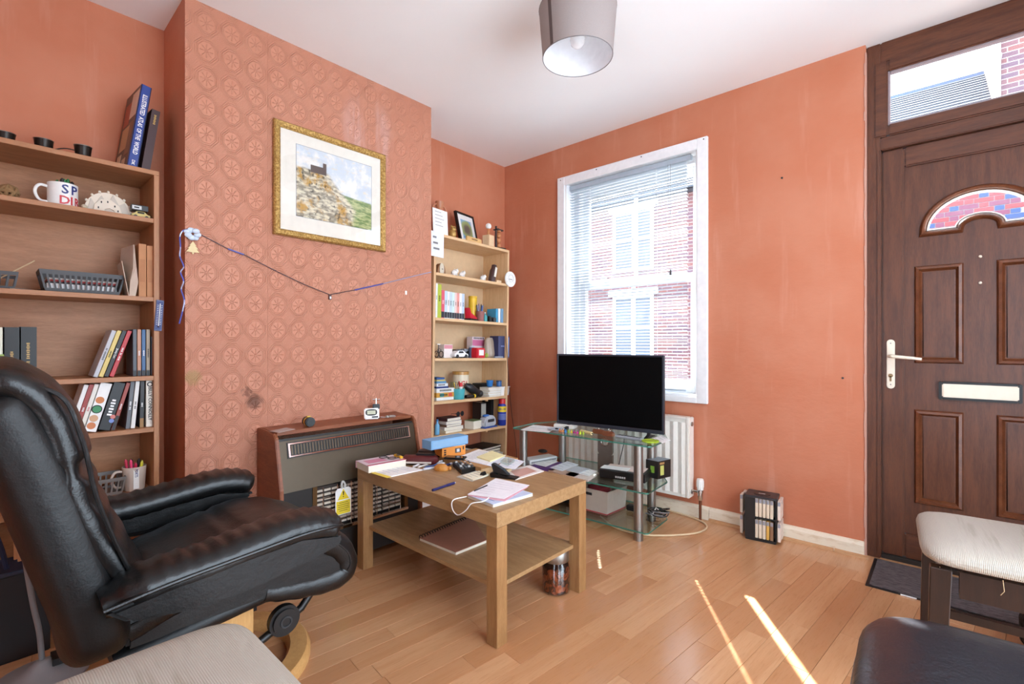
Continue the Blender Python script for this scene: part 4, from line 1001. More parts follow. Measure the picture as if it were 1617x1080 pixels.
# fifth shelf
z0 = LZ[4]; g5 = 'discs on the fifth shelf'
for px, t, c, ln, l, ti, tc_, bd in (
    (113, .0135, (226, 224, 220), 15, 'white DVD case hidden mostly by the armchair', None, None, None),
    (121.5, .0135, (150, 50, 44), 15, 'dark red DVD case beside the armchair back', 'ROME', WINK, None),
    (130, .0135, (226, 220, 208), 15, 'cream DVD case leaning left of the cartoon box set', 'LOVE', REDP, None),
    (151.5, .035, (236, 234, 230), 15, 'wide white DVD box set with cartoon faces on its spine', None, None, None),
    (173.5, .036, (22, 20, 22), 15, 'wide black DVD box set with white script title', 'Dexter', WINK, None),
    (181.5, .0125, (150, 64, 52), 15, 'thin brick red DVD case leaning on the black box set', 'SCRUBS', WINK, (.0, .3, (40, 36, 36))),
    (205, .0135, (96, 98, 102), 5, 'grey DVD case leaning slightly, right half of the fifth shelf', 'THE WIRE', WINK, None),
    (213, .0135, (224, 222, 216), 5, 'white DVD case leaning slightly beside the grey one', 'ICE AGE', INK, None),
    (227, .014, (30, 28, 30), 1, 'black DVD case standing almost upright on the fifth shelf', 'HEAT', WINK, (.0, .2, (150, 110, 60))),
    (243, .026, (228, 220, 206), 0, 'thick white DVD case with bold black name, far right of the fifth shelf', 'BILLY CONNOLLY', INK, None)):
    o = dvd(l, px, t, c, ln, ti, tc_, .187, g5, z0, .238, bd, .0165 if t > .02 and t < .03 else None)
    if 'cartoon faces' in l:
        for zz, col in ((.12, (200, 120, 60)), (.085, (60, 140, 90)), (.05, (206, 160, 120)), (.022, (200, 120, 70))):
            G().cyl((.0001, -.02, zz), .013, .0012, 16, 'x').obj('cartoon_face', colm(col, .5), o)
        G().cyl((.0001, -.02, .085), .016, .0006, 18, 'x').obj('badge', INK, o)
    if 'black box set' in l:
        for zz, col in ((.05, (206, 120, 110)), (.034, (120, 140, 200))): G().cyl((.0001, -.02, zz), .008, .0012, 14, 'x').obj('sticker', colm(col, .5), o)
    if 'bold black' in l: G().torus((.0006, -.013, .172), .008, .0018, 16, 6, 'x').obj('badge', INK, o)
# lower shelf: basket and pen mug, books and box by the floor
z0 = LZ[5]
b3 = crate('grey slotted basket on the lower shelf behind the armchair', (.17, yat(160, .17) - .02, z0), 0, .17, .15, .068, mat('grey_basket', (120, 116, 112), .5), 9)
mg2 = mug('pale mug with red and blue letters holding coloured pens on the lower shelf', (.20, yat(212, .20), z0), math.radians(0), .040, .095, colm((206, 190, 176), .4), r2=.034)
text('PORTS', .013, NAVY, mg2, frame((.0395, .0, .072), (0, 0, -1), (0, 1, 0)), sx=.8); text('DIRECT', .013, REDP, mg2, frame((.038, .0, .035), (0, 0, -1), (0, 1, 0)), sx=.8)
G().box(.0365, .0385, -.009, .009, .010, .090).obj('label', WHITE, mg2)
PC = ((196, 40, 80), (30, 30, 32), (206, 60, 90), (214, 200, 60), (40, 38, 40), (220, 70, 110), (190, 190, 70))
for k in range(7):
    a = k * 2.4; c = mg2.location
    pen(('pink', 'black', 'rose', 'yellow', 'charcoal', 'bright pink', 'lime')[k] + ' felt pen standing in the lettered mug on the lower shelf', (c.x + .012 * math.cos(a), c.y + .012 * math.sin(a), z0 + .006), (c.x + .026 * math.cos(a), c.y + .028 * math.sin(a), z0 + .112 + .007 * (k % 3)), .005, PC[k], group='felt pens on the lower shelf', name='felt_pen')
book('book', 'white pocket book lying low behind the armchair by the black box', 'book', (.25, -2.76, .30 + .0), .022, .14, .18, (228, 222, 206), TR(90, 0, 0))
bk = D.objects[[o.name for o in D.objects if o.get('label', '').startswith('white pocket book')][0]]; bk.location = (.26, -2.80, LZ[6] + .001); bk.rotation_euler = (0, 0, 0)
# thermometer hung from the bookcase side
th = thing('wall_thermometer', 'small blue thermometer hanging on the front edge of the brown bookcase', 'thermometer', (.267, yat(253, .267), 1.19), TR(-4, 0, 0))
G().box(0, .004, -.013, .013, -.125, 0).obj('board', colm((84, 92, 128), .5), th, bevel=.001, seg=1)
G().box(.0041, .005, -.010, .010, -.12, -.006).obj('scale', colm((46, 58, 116), .5), th)
G().tube([(.0062, 0, -.108), (.0062, 0, -.014)], .0016, 8).obj('tube', WHITE, th); G().ball((.0062, 0, -.108), .0035, 10).obj('bulb', colm((60, 30, 40), .3), th)
for k in range(12):
    for s in (-1, 1): G().cbox((.0052, s * .0062, -.022 - k * .007), (.0004, .0045, .0014)).obj('tick', WINK, th)
G().tube([(.002, 0, -.002), (.0, 0, .012), (-.006, .0, .014)], .0008, 6).obj('hanger', BLACK, th)

# ---- black box, pipe stand and cable beside the armchair
bx = thing('black_cabinet', 'black box with dark blue top on the floor at the left edge', 'box', (.27, -3.0, 0))
G().box(.0, .16, 0, .335, .0, .275).obj('carcass', colm((24, 24, 27), .6), bx, bevel=.003)
G().box(-.0, .162, -.002, .337, .2755, .287).obj('lid', colm((40, 44, 64), .5), bx, bevel=.003)
stn = thing('grey_stand', 'grey moulded base with slim curved stem beside the black box', 'stand', (.60, -2.695, 0))
G().lathe([(.11, 0), (.112, .008), (.09, .016), (.045, .030), (.022, .050), (.012, .056)], 28).obj('base', colm((150, 152, 154), .35), stn, smooth=True)
G().tube(spline([(0, 0, .05), (-.002, -.006, .14), (.002, -.018, .22), (0, -.028, .30), (0, -.036, .375)], 5), .0075, 10).obj('stem', colm((128, 128, 130), .4), stn, smooth=True)
G().box(-.03, .03, .02, .06, .036, .056).cyl((.03, .04, .046), .004, .003, 8, 'x').obj('foot_switch', BLACK, stn)
G().box(-.02, .012, -.06, -.028, .37, .47).obj('handle', wood('tan_handle', (176, 132, 90), (196, 150, 106), (6, 6, 1), .5), stn, bevel=.008)
o = G().tube(spline([(.43, -2.80, .52), (.45, -2.795, .45), (.43, -2.775, .36), (.41, -2.765, .297)], 6), .007, 8).obj('cable', colm((34, 44, 72), .5)); tag(o, 'thick dark blue cable curving down onto the black box', 'cable')
# ================================================================ right bookcase contents
def rbp(px, i, x=.22, dz=0):
    y = yat(px, x); return RB(x, y - RZ[i] * .0192, RZ[i] + dz + .0005)
def rt(name, label, cat, px, i, x=.22, rz=0, rx=0, ry=0, dz=0, group=None):
    return thing(name, label, cat, rbp(px, i, x, dz), (RROLL + math.radians(rx), math.radians(ry), math.radians(rz)), group)
# --- top
o = rt('vase', 'slim copper coloured vase with two handles behind the white card', 'vase', 693, 0, .10)
G().lathe([(.026, 0), (.03, .01), (.034, .08), (.026, .17), (.018, .20), (.026, .235), (.030, .262), (.026, .262), (.001, .20)], 20).obj('body', colm((196, 132, 96), .3), o, smooth=True)
for s in (-1, 1): G().tube(spline([(0, s * .026, .12), (0, s * .052, .16), (0, s * .052, .22), (0, s * .026, .245)], 4), .005, 8).obj('handle', colm((196, 132, 96), .3), o, smooth=True)
o = rt('greeting_card', 'white written card standing at the left end of the pale bookcase', 'card', 696, 0, .235, 6, 0, -4)
G().box(-.001, .001, -.066, .066, 0, .165).obj('card', PAPER, o)
for k in range(5): G().box(.0011, .0014, -.045, .01 + .012 * (k % 3), .145 - k * .022, .148 - k * .022).obj('print_line', GREY, o)
o = thing('note_card', 'white note card taped below the standing card on the bookcase edge', 'card', RB(.272, yat(690, .272) - .032, 1.545), (RROLL, 0, math.radians(4)))
G().box(-.001, .001, -.058, .058, 0, .155).obj('card', mat('pale_blue_card', (232, 236, 244), .8), o)
for k in range(3): G().cbox((.0013, -.02 + .008 * k, .12 - k * .035), (.0005, .03 + .01 * k, .012)).obj('doodle', GREY, o)
o = rt('pig_figurine', 'small gold animal figurine beside the black photo frame', 'figurine', 714, 0, .20)
GLD = mat('gold_glaze', (186, 150, 84), .3, .4)
G().ball((0, 0, .034), .034, 16, (.9, .8, 1)).obj('body', GLD, o, smooth=True); G().ball((.01, .0, .066), .020, 12).obj('head', GLD, o, smooth=True)
for s in (-1, 1): G().ball((.008, s * .014, .084), .007, 8).obj('ear', GLD, o); G().ball((.028, s * .007, .070), .003, 8).obj('eye', INK, o)
o = rt('photo_frame', 'black photo frame with white mount leaning on top of the pale bookcase', 'picture frame', 742, 0, .16, 8, 0, -14)
FW, FH = .098, .118
for a in ((-FW, FW, 0, .014), (-FW, FW, 2 * FH - .014, 2 * FH), (-FW, -FW + .014, .0145, 2 * FH - .0145), (FW - .014, FW, .0145, 2 * FH - .0145)): G().box(-.012, .006, *a).obj('frame_rail', BLACK, o)
G().box(-.010, .001, -FW + .0145, FW - .0145, .0145, 2 * FH - .0145).obj('mount', PAPER, o)
def _blur(b, L):
    X, Y, Z = xyz(coords()); r = S.op('SQRT', Y * Y + (Z - .115) * (Z - .115)); n = noise(coords(), 30, 3)
    c = mixc(smooth(r + (n - .5) * .02, .02, .055), lin((92, 88, 82)), lin((150, 168, 106))); c = mixc(smooth(r + (n - .5) * .02, .055, .075), c, lin((120, 176, 214)))
    L.new(c, b.inputs['Base Color'])
G().box(.0012, .0018, -.055, .055, .045, .185).obj('photo', mat('blurred_photo', rough=.4, fn=_blur), o)
G().box(.003, .004, -FW + .0145, FW - .0145, .0145, 2 * FH - .0145).obj('glass', GLASS, o)
o = rt('name_plate', 'small light wooden name plate in front of the photo frame', 'sign', 748, 0, .25, 6)
G().box(-.008, .008, -.075, .075, 0, .030).obj('block', colm((214, 170, 108), .5), o, bevel=.002); G().box(.0081, .0086, -.03, .03, .012, .02).obj('inscription', colm((130, 90, 50)), o)
o = rt('wooden_block', 'pale wooden block with a white knob on a peg', 'ornament', 771, 0, .23, 8)
G().box(-.03, .03, -.030, .030, 0, .078).obj('block', colm((222, 190, 150), .6), o, bevel=.002)
for k in range(4): G().cyl((0, 0, .079 + k * .012), .010, .0112, 12).obj('peg_ring', colm((186, 120, 70), .5), o)
G().ball((0, 0, .145), .021, 16).obj('knob', WHITE, o, smooth=True)
o = rt('wooden_figure', 'stacked wooden ball figure on a black foot at the right end', 'figurine', 787, 0, .235)
for k in range(4): G().ball((0, 0, .022 + k * .037), .018, 14).obj('bead', colm((196, 128, 80), .4), o, smooth=True)
G().tube([(0, -.024, .0), (0, -.028, .08), (0, -.026, .158)], .008, 8).obj('back_bar', colm((50, 30, 26), .5), o); G().box(-.02, .02, -.034, .03, .130, .138).obj('cross_bar', BLACK, o); G().lathe([(.04, 0), (.042, .004), (.02, .008)], 18, (0, .02, 0)).obj('foot', BLACK, o)
# --- second shelf
o = rt('carved_clock', 'small brown carved wooden clock at the left of the second shelf', 'clock', 695, 1, .20)
G().prism(arch(.034, 14) + [(.034, 0)], -.02, .015, 'x').obj('case', colm((150, 110, 78), .6), o); 
o.scale = (1, 1, 2.2); G().cyl((.0155, 0, .016), .018, .002, 18, 'x').obj('dial', colm((206, 196, 176)), o); G().cbox((.0182, .004, .016), (.0006, .010, .002)).obj('hand', INK, o)
def animal(label, px, i, s, group=None, trunk=False):
    o = rt('animal_figurine', label, 'figurine', px, i, .22, 15, group=group); m = colm((234, 232, 228), .35)
    G().ball((0, 0, s * .95), s, 16, (.75, 1.1, .8)).obj('body', m, o, smooth=True); G().ball((.004, s * .95, s * 1.55), s * .58, 14).obj('head', m, o, smooth=True)
    for a in (-.4, .4):
        for b in (-.6, .6): G().cyl((a * s, b * s, 0), s * .25, s * .7, 10).obj('leg', m, o)
        G().ball((a * s, s * .9, s * 2.05), s * .22, 8).obj('ear', m, o)
    if trunk: G().tube(spline([(.0, s * 1.4, s * 1.5), (0, s * 1.8, s * 1.2), (0, s * 1.75, s * .6)], 4), s * .16, 8).obj('trunk', m, o, smooth=True)
    G().ball((.004 + s * .45, s * 1.2, s * 1.65), s * .09, 6).obj('eye', INK, o); return o
animal('white china animal figurine, left of the pair on the second shelf', 717, 1, .024, 'white animal figurines'); animal('white china animal figurine, right of the pair on the second shelf', 729, 1, .022, 'white animal figurines')
animal('white elephant figurine alone near the middle of the second shelf', 762, 1, .021, 'white animal figurines', True)
o = rt('bottle_holder', 'dark brown bottle shaped holder with white strip on the second shelf', 'bottle', 776, 1, .22, 0, -12)
G().lathe([(.022, 0), (.026, .02), (.026, .085), (.018, .11), (.018, .128), (.008, .134)], 16).obj('body', colm((64, 36, 34), .4), o, smooth=True); G().box(.0262, .0268, -.010, .010, .04, .11).obj('strip', colm((226, 220, 206)), o)
o = G().box(-.012, .012, -.024, .024, 0, .018).obj('wood_block', colm((214, 184, 146))); o.location = rbp(786, 1, .24); o.rotation_euler.x = RROLL; tag(o, 'tiny wooden block beside the brown holder', 'block')
o = thing('round_dial', 'white round dial thermometer fixed to the right edge of the pale bookcase', 'thermometer', RB(.268, yat(805, .27) - .028, 1.485), (RROLL, 0, 0))
G().cyl((0, 0, 0), .056, .012, 32, 'x').obj('case', WHITE, o, bevel=.003, smooth=True); G().cyl((.0121, 0, 0), .049, .001, 32, 'x').obj('face', PAPER, o)
G().cbox((.0136, -.004, -.002), (.0006, .034, .004)).obj('needle', DARKG, o); G().torus((.0135, 0, .006), .026, .0008, 24, 5, 'x').obj('scale_ring', GREY, o)
for k in range(9):
    a = math.radians(-30 + 240 * k / 8); G().cbox((.0134, .040 * math.cos(a), .040 * math.sin(a)), (.0006, .003, .003)).obj('mark', GREY, o)
# --- third shelf: row of paperbacks
row = [(690.5, (236, 238, 236), .218, 'tall white paperback, first in the paperback row'), (696.5, (176, 190, 60), .215, 'tall lime green paperback in the paperback row'), (701.5, (214, 84, 104), .180, 'rose pink paperback next to the lime one'), (706, (196, 214, 226), .178, 'pale blue paperback third after the lime one'), (709.5, (232, 226, 224), .176, 'off-white paperback with dark foot, left half of the row'), (713.5, (190, 206, 214), .176, 'grey blue paperback in the middle of the paperback row'), (717.5, (206, 228, 226), .174, 'mint paperback in the middle of the paperback row'), (721, (230, 200, 196), .174, 'blush paperback right of the mint one'), (725, (226, 150, 140), .174, 'salmon paperback in the right half of the row'), (729, (236, 236, 240), .174, 'white paperback with pale spine near the hole punch'), (733, (186, 204, 222), .174, 'light blue paperback, last in the row')]
prev = yat(687.5, .24)
for k, (px, c, h, l) in enumerate(row):
    y = yat(px, .24); t = y - prev - .0006; prev = y
    book('paperback', l, 'book', rbp(px, 2, .24), t, h, .13, c, (RROLL, 0, 0), ('NORFOLK', 'WALES', 'KENT', 'DEVON', 'CORNWALL', 'DORSET', 'SUFFOLK', 'ESSEX', 'SUSSEX', 'LAKES', 'PEAKS')[k], INK if k != 2 else WINK, 'paperback row', True, tsize=t * .5, tz=.6, band=(.03, .24, (40, 42, 52)) if k > 1 else None)
o = rt('hole_punch', 'bright red hole punch in front of the yellow tube', 'hole punch', 744, 2, .23, 20)
G().prism([(-.05, 0), (.05, 0), (.052, .025), (-.035, .05), (-.055, .085), (-.06, .08), (-.052, .02)], -.02, .02, 'x').obj('lever', colm((206, 30, 52), .3), o, bevel=.003); G().box(-.025, .025, -.055, .055, 0, .012).obj('base', BLACK, o)
o = rt('tube_tin', 'tall yellow cardboard tube standing on the third shelf', 'tube', 746, 2, .15)
G().cyl((0, 0, 0), .030, .165, 24).obj('tube', colm((236, 190, 40), .4), o, smooth=True); G().cyl((0, 0, .166), .031, .012, 24).obj('lid', colm((226, 176, 30), .4), o, smooth=True)
o = rt('pen_pot', 'dark pen pot with a dull pink band on the third shelf', 'pot', 758, 2, .21)
G().lathe([(.026, 0), (.028, .004), (.030, .07), (.028, .07), (.024, .006), (.001, .006)], 20).obj('pot', colm((150, 92, 88), .5), o, smooth=True)
for k in range(6):
    a = k * 1.05; c = o.location
    pen(('blue', 'grey', 'black', 'white', 'navy', 'purple')[k] + ' pen standing in the third shelf pen pot', (c.x + .01 * math.cos(a), c.y + .01 * math.sin(a), c.z + .008), (c.x + .022 * math.cos(a), c.y + .026 * math.sin(a), c.z + .112 + .006 * (k % 3)), .0038, ((60, 90, 170), (120, 120, 126), (30, 30, 34), (226, 226, 226), (36, 44, 90), (100, 70, 130))[k], group='pens in the pink banded pot')
o = rt('glue_bottle', 'small teal plastic bottle on the third shelf', 'bottle', 766, 2, .23)
G().lathe([(.014, 0), (.016, .004), (.016, .035), (.006, .046), (.004, .058)], 16).obj('bottle', colm((60, 160, 166), .35), o, smooth=True); G().cyl((0, 0, .0585), .005, .008, 10).obj('cap', WHITE, o)
o = rt('camera', 'small black camera lying on the third shelf', 'camera', 776, 2, .225)
G().box(-.018, .016, -.036, .036, 0, .034).obj('body', BLACK, o, bevel=.004); G().cyl((.0165, .004, .017), .014, .012, 18, 'x').obj('lens', DARKG, o, smooth=True); G().box(-.01, .006, -.03, -.012, .0345, .042).obj('viewfinder', BLACK, o)
o = rt('white_board', 'plain white panel leaning inside the right end of the third shelf', 'board', 791, 2, .10, 0, 0, -6)
G().box(-.003, .003, -.070, .070, 0, .150).obj('panel', colm((232, 222, 208), .7), o)
for px, c, h, l in ((786, (60, 150, 190), .100, 'small turquoise booklet by the white panel'), (790, (236, 238, 240), .102, 'small white booklet between blue ones'), (794.5, (120, 170, 210), .104, 'sky blue booklet right of the white one'), (799, (206, 214, 226), .100, 'pale grey booklet at the right end of the third shelf')):
    book('booklet', l, 'booklet', rbp(px, 2, .23), .021, h, .09, c, (RROLL, 0, 0), group='booklets by the white panel', pages=True)
# --- fourth shelf
o = rt('bicycle_ornament', 'black and white bicycle ornament at the left of the fourth shelf', 'ornament', 693, 3, .22, 10)
for yy in (-.022, .022): G().torus((0, yy, .024), .020, .003, 20, 6, 'x').obj('wheel', BLACK, o)
G().tube([(0, -.022, .024), (0, -.006, .062), (0, .022, .055), (0, .0, .024), (0, -.006, .062), (0, -.006, .085)], .0026, 6).obj('frame', DARKG, o); G().box(-.004, .004, -.02, .008, .085, .091).obj('saddle', WHITE, o)
o = rt('small_carton', 'white and pink carton beside the bicycle ornament', 'carton', 703, 3, .19)
G().box(-.03, .03, -.036, .036, 0, .088).obj('carton', colm((234, 226, 222), .6), o, bevel=.001, seg=1); G().box(.0301, .0307, -.034, .034, .060, .084).obj('print', colm((214, 140, 150)), o)
def toycar(label, px, i, x, c, s=1.0, rz=90):
    o = rt('toy_car', label, 'toy', px, i, x, rz); o.scale = (s, s, s)
    G().prism([(-.045, .006), (.045, .006), (.046, .018), (.03, .022), (.016, .036), (-.022, .036), (-.036, .022), (-.046, .020)], -.02, .02, 'y').obj('body', colm(c, .3), o, bevel=.003)
    for xx in (-.028, .028):
        for yy in (-.021, .015): G().cyl((xx, yy, .009), .009, .006, 14, 'y').obj('wheel', BLACK, o)
    G().prism([(-.02, .024), (.013, .024), (.008, .033), (-.016, .033)], -.0206, .0206, 'y').obj('windows', INK, o)
toycar('white toy sports car at the front of the fourth shelf', 725, 3, .24, (234, 234, 236), 1.35); toycar('black and grey toy car behind the white one', 722, 3, .15, (70, 66, 68), 1.6)
o = rt('compact_camera', 'silver grey camera box behind the toy cars', 'camera', 736, 3, .15)
G().box(-.02, .02, -.035, .035, 0, .062).obj('body', colm((150, 154, 160), .4), o, bevel=.003); G().cyl((.0205, -.006, .03), .017, .01, 18, 'x').obj('lens', BLACK, o, smooth=True)
o = rt('storage_tin', 'slim dark blue grey tin left of the red cube', 'tin', 744.5, 3, .19)
G().lathe([(.02, 0), (.021, .003), (.021, .07), (.019, .072), (.001, .072)], 18).obj('tin', colm((86, 96, 126), .4), o, smooth=True); G().cyl((0, 0, .0722), .0215, .012, 18).obj('lid', colm((186, 190, 200), .4), o)
o = rt('pink_box', 'pink and white printed box standing at the back of the fourth shelf', 'box', 751, 3, .09)
G().box(-.03, .03, -.062, .062, 0, .150).obj('carton', colm((226, 210, 214), .6), o, bevel=.001, seg=1); G().box(.0301, .0307, -.06, .06, .085, .128).obj('print', colm((206, 110, 150)), o); G().box(.0301, .0307, -.06, .06, .03, .07).obj('print', colm((110, 110, 124)), o); [G().cbox((.031, -.045 + k * .015, .139), (.0005, .009, .012)).obj('print_mark', INK, o) for k in range(7)]
o = rt('red_cube', 'bright red box with white label in front of the pink box', 'box', 755, 3, .225, 6)
G().box(-.028, .028, -.045, .045, 0, .070).obj('box', colm((206, 36, 50), .35), o, bevel=.006); G().box(.0281, .0288, -.024, .026, .018, .056).obj('label', PAPER, o)
o = rt('green_ball', 'small green and yellow ball beside the red box', 'ball', 767.5, 3, .23)
G().ball((0, 0, .018), .018, 16).obj('ball', colm((150, 170, 70), .4), o, smooth=True); G().torus((0, 0, .018), .0178, .0016, 18, 6, 'x').obj('band', colm((206, 206, 170)), o)
o = rt('clear_bag', 'crumpled pale plastic bag leaning by the navy box', 'bag', 773, 3, .17)
G().loft([[(q[0], q[1], z) for q in sell(a, b, 2.6, 14)] for a, b, z in ((.03, .045, 0), (.034, .055, .03), (.026, .048, .08), (.02, .05, .12), (.006, .03, .145))]).obj('bag', colm((176, 158, 140), .25), o, smooth=True)
o = rt('navy_box', 'tall dark navy blue box at the right of the fourth shelf', 'box', 789, 3, .20, -4)
G().box(-.05, .045, -.055, .055, 0, .158).obj('carton', colm((36, 44, 92), .4), o, bevel=.001, seg=1); G().box(.0451, .0457, .03, .05, .01, .15).obj('print', colm((96, 130, 190)), o); G().box(.0451, .0457, -.03, .01, .08, .09).obj('print', colm((120, 130, 170)), o)
o = rt('remote_control', 'grey remote control lying in front of the navy box', 'remote', 787, 3, .252, 2)
G().box(-.010, .010, -.045, .045, 0, .012).obj('body', colm((150, 156, 170), .4), o, bevel=.003)
for k in range(5): G().cbox((0, -.03 + k * .014, .0125), (.008, .006, .001)).obj('button', DARKG, o)
# --- fifth shelf
zst = 0
for k, (c, h, w, l, ti) in enumerate((((226, 228, 226), .020, .145, 'white box lowest in the left stack of boxes', None), ((206, 150, 60), .030, .150, 'orange and teal game box in the left stack', 'PUZZLE'), ((232, 230, 226), .028, .150, 'white lettered game box in the middle of the left stack', 'CROSSWORD'), ((40, 60, 120), .012, .100, 'thin dark blue box in the left stack', None), ((226, 228, 230), .020, .095, 'white card box near the top of the left stack', 'CARDS'), ((90, 140, 180), .014, .080, 'light blue pack near the top of the left stack', None), ((210, 196, 120), .010, .070, 'straw coloured pack second from the top of the left stack', None), ((50, 90, 150), .014, .065, 'blue pack on top of the left stack of boxes', None))):
    o = rt('boxed_game', l, 'box', 689, 4, .235, 0, dz=zst, group='left stack of boxes')
    G().box(-.11, 0, .001, w, 0, h - .0006).obj('carton', colm(c, .5), o, bevel=.001, seg=1)
    if ti: [G().cbox((.0004, w * .2 + i * .011, h / 2), (.0005, .007, h * .45)).obj('print_mark', INK, o) for i in range(len(ti))]
    if 'orange' in l:
        G().box(.0001, .0006, .03, .06, .003, .026).obj('print', colm((70, 160, 160)), o); G().box(.0001, .0006, .10, .13, .003, .026).obj('print', colm((206, 80, 60)), o)
    zst += h
o = rt('biscuit_tin', 'tall cream tin with gold lid and red letters', 'tin', 727, 4, .13)
G().cyl((0, 0, 0), .056, .155, 32).obj('tin', colm((226, 212, 186), .4), o, smooth=True); G().cyl((0, 0, .1552), .058, .022, 32).obj('lid', colm((190, 140, 72), .3), o, smooth=True)
curved_text('AGI', .0563, .046, REDP, o, math.radians(-52), .095, .9)
o = rt('drinking_glass', 'clear tumbler half hidden behind the pencil cup', 'glass', 717, 4, .17)
G().lathe([(.024, 0), (.028, .003), (.030, .11), (.0285, .11), (.026, .006), (.001, .006)], 20).obj('glass', TGLASS, o, smooth=True)
o = rt('pencil_cup', 'teal pencil cup with red capped bottle and pencils', 'cup', 724, 4, .235)
G().lathe([(.036, 0), (.038, .003), (.042, .07), (.040, .07), (.035, .006), (.001, .006)], 24).obj('cup', colm((72, 168, 176), .4), o, smooth=True)
for k in range(5):
    a = 2.2 + k * .7; c = o.location
    pen(('orange', 'wooden', 'brown', 'yellow', 'grey')[k] + ' pencil standing in the teal cup', (c.x + .015 * math.cos(a), c.y + .015 * math.sin(a), c.z + .007), (c.x + .03 * math.cos(a), c.y + .032 * math.sin(a), c.z + .105 + .008 * (k % 2)), .0036, ((220, 130, 50), (206, 170, 110), (150, 100, 60), (226, 190, 60), (140, 140, 140))[k], group='pencils in the teal cup', name='pencil', cat='pencil')
c = o.location; o = thing('glue_stick', 'red capped glue stick standing in the teal cup', 'glue stick', (c.x + .008, c.y + .012, c.z + .007)); G().cyl((0, 0, 0), .012, .075, 16).obj('barrel', WHITE, o, smooth=True); G().cyl((0, 0, .0752), .0125, .026, 16).obj('cap', colm((206, 40, 44), .35), o, smooth=True)
o = rt('handheld_device', 'curved black handheld device lying across the fifth shelf', 'device', 741, 4, .22, 0)
G().tube(spline([(-.01, -.03, .085), (0, .0, .07), (.0, .045, .045), (0, .09, .030)], 5), [.018 + .012 * math.sin(PI * i / 15) for i in range(16)], 14).obj('body', colm((30, 30, 34), .4), o, smooth=True); G().ball((0, .100, .024), .024, 14).obj('head', BLACK, o, smooth=True)
o = rt('torch', 'black and yellow torch at the front of the fifth shelf', 'torch', 744, 4, .25, 0)
G().cyl((0, -.05, .014), .012, .07, 16, 'y').obj('barrel', BLACK, o, smooth=True); G().cyl((0, .021, .014), .0135, .012, 16, 'y').obj('yellow_ring', colm((226, 196, 40), .4), o); G().cyl((0, .034, .014), .0135, .016, 16, 'y').obj('lens_head', BLACK, o)
o = rt('black_case', 'flat black case behind the curved black device', 'case', 761, 4, .10, dz=0)
G().box(-.05, .05, -.06, .06, 0, .085).obj('case', colm((26, 26, 28), .5), o, bevel=.006); G().box(.0501, .0506, -.05, .05, .06, .064).obj('zip', GREY, o)
for k in range(4):
    o = rt('white_notebook', ('white notebook at the bottom of the small pile on the fifth shelf', 'white notebook second in the small pile on the fifth shelf', 'white notebook third in the small pile on the fifth shelf', 'white notebook topping the small pile on the fifth shelf')[k], 'notebook', 774, 4, .215, (2, -3, 4, -1)[k], dz=k * .0162, group='white notebooks in a pile')
    G().box(-.045, .045, -.06, .06, 0, .0155).obj('page_block', PAGES, o); 
    for z in (0, .0135): G().box(-.046, .046, -.061, .061, z, z + .002).obj('cover', PAPER, o)
o = rt('blue_cup', 'small bright blue cup on the pile of white notebooks', 'cup', 773, 4, .20, dz=.066)
G().lathe([(.018, 0), (.02, .003), (.026, .045), (.024, .045), (.018, .006), (.001, .006)], 20).obj('cup', colm((50, 120, 190), .35), o, smooth=True)
o = rt('plastic_tub', 'white plastic tub at the right end of the fifth shelf', 'tub', 792, 4, .21)
G().loft([[(q[0], q[1], z) for q in sell(a, b, 5, 20)] for a, b, z in ((.038, .048, 0), (.042, .053, .058), (.046, .057, .058), (.046, .057, .064), (.040, .051, .064), (.036, .046, .003))]).obj('tub', WHITE, o, smooth=40)
c = o.location
q = thing('blue_tin', 'blue tin standing inside the white tub', 'tin', (c.x - .005, c.y - .022, c.z + .004)); G().cyl((0, 0, 0), .020, .095, 18).obj('tin', colm((60, 110, 170), .35), q, smooth=True); G().cyl((0, 0, .0952), .0205, .008, 18).obj('lid', colm((40, 70, 110), .35), q)
for k in range(3): pen(('black', 'dark grey', 'navy') [k] + ' brush handle sticking out of the white tub', (c.x + .008 * k, c.y + .010 + .008 * k, c.z + .005), (c.x + .012 * k, c.y + .016 + .012 * k, c.z + .105 - .008 * k), .005, ((24, 24, 26), (70, 70, 74), (34, 40, 66))[k], cat='brush', name='brush', group='brushes in the white tub')
# --- sixth shelf
o = rt('blue_bottle', 'small light blue bottle at the left of the sixth shelf', 'bottle', 690, 5, .23)
G().lathe([(.014, 0), (.016, .004), (.016, .06), (.007, .072), (.007, .085)], 14).obj('bottle', colm((110, 170, 210), .3), o, smooth=True); G().cyl((0, 0, .0852), .008, .012, 12).obj('cap', colm((60, 110, 160), .35), o)
zst = 0
for k, (c, h, w, l) in enumerate((((206, 190, 160), .018, .15, 'cream paperback at the bottom of the book pile on the sixth shelf'), ((226, 222, 214), .022, .155, 'white paperback second in the book pile on the sixth shelf'), ((120, 90, 70), .016, .14, 'brown book in the middle of the sixth shelf pile'), ((228, 226, 222), .020, .13, 'white book near the top of the sixth shelf pile'), ((66, 36, 38), .022, .13, 'dark maroon book on top of the sixth shelf pile'))):
    o = thing('book', l, 'book', rbp(717, 5, .24, zst), (RROLL, 0, math.radians((3, -4, 5, -2, 6)[k])), 'book pile on the sixth shelf')
    G().box(-.10, 0, -w / 2, w / 2, 0, .002).box(-.10, 0, -w / 2, w / 2, h - .0026, h - .0006).box(-.10, 0, -w / 2, -w / 2 + .002, .002, h - .0026).obj('cover', colm(c, .5), o)
    G().box(-.097, -.002, -w / 2 + .0022, w / 2 - .002, .0021, h - .0027).obj('page_block', PAGES, o); zst += h
o = rt('sunglasses', 'dark folded sunglasses lying on the sixth shelf book pile', 'glasses', 726, 5, .21, 10, dz=.0985)
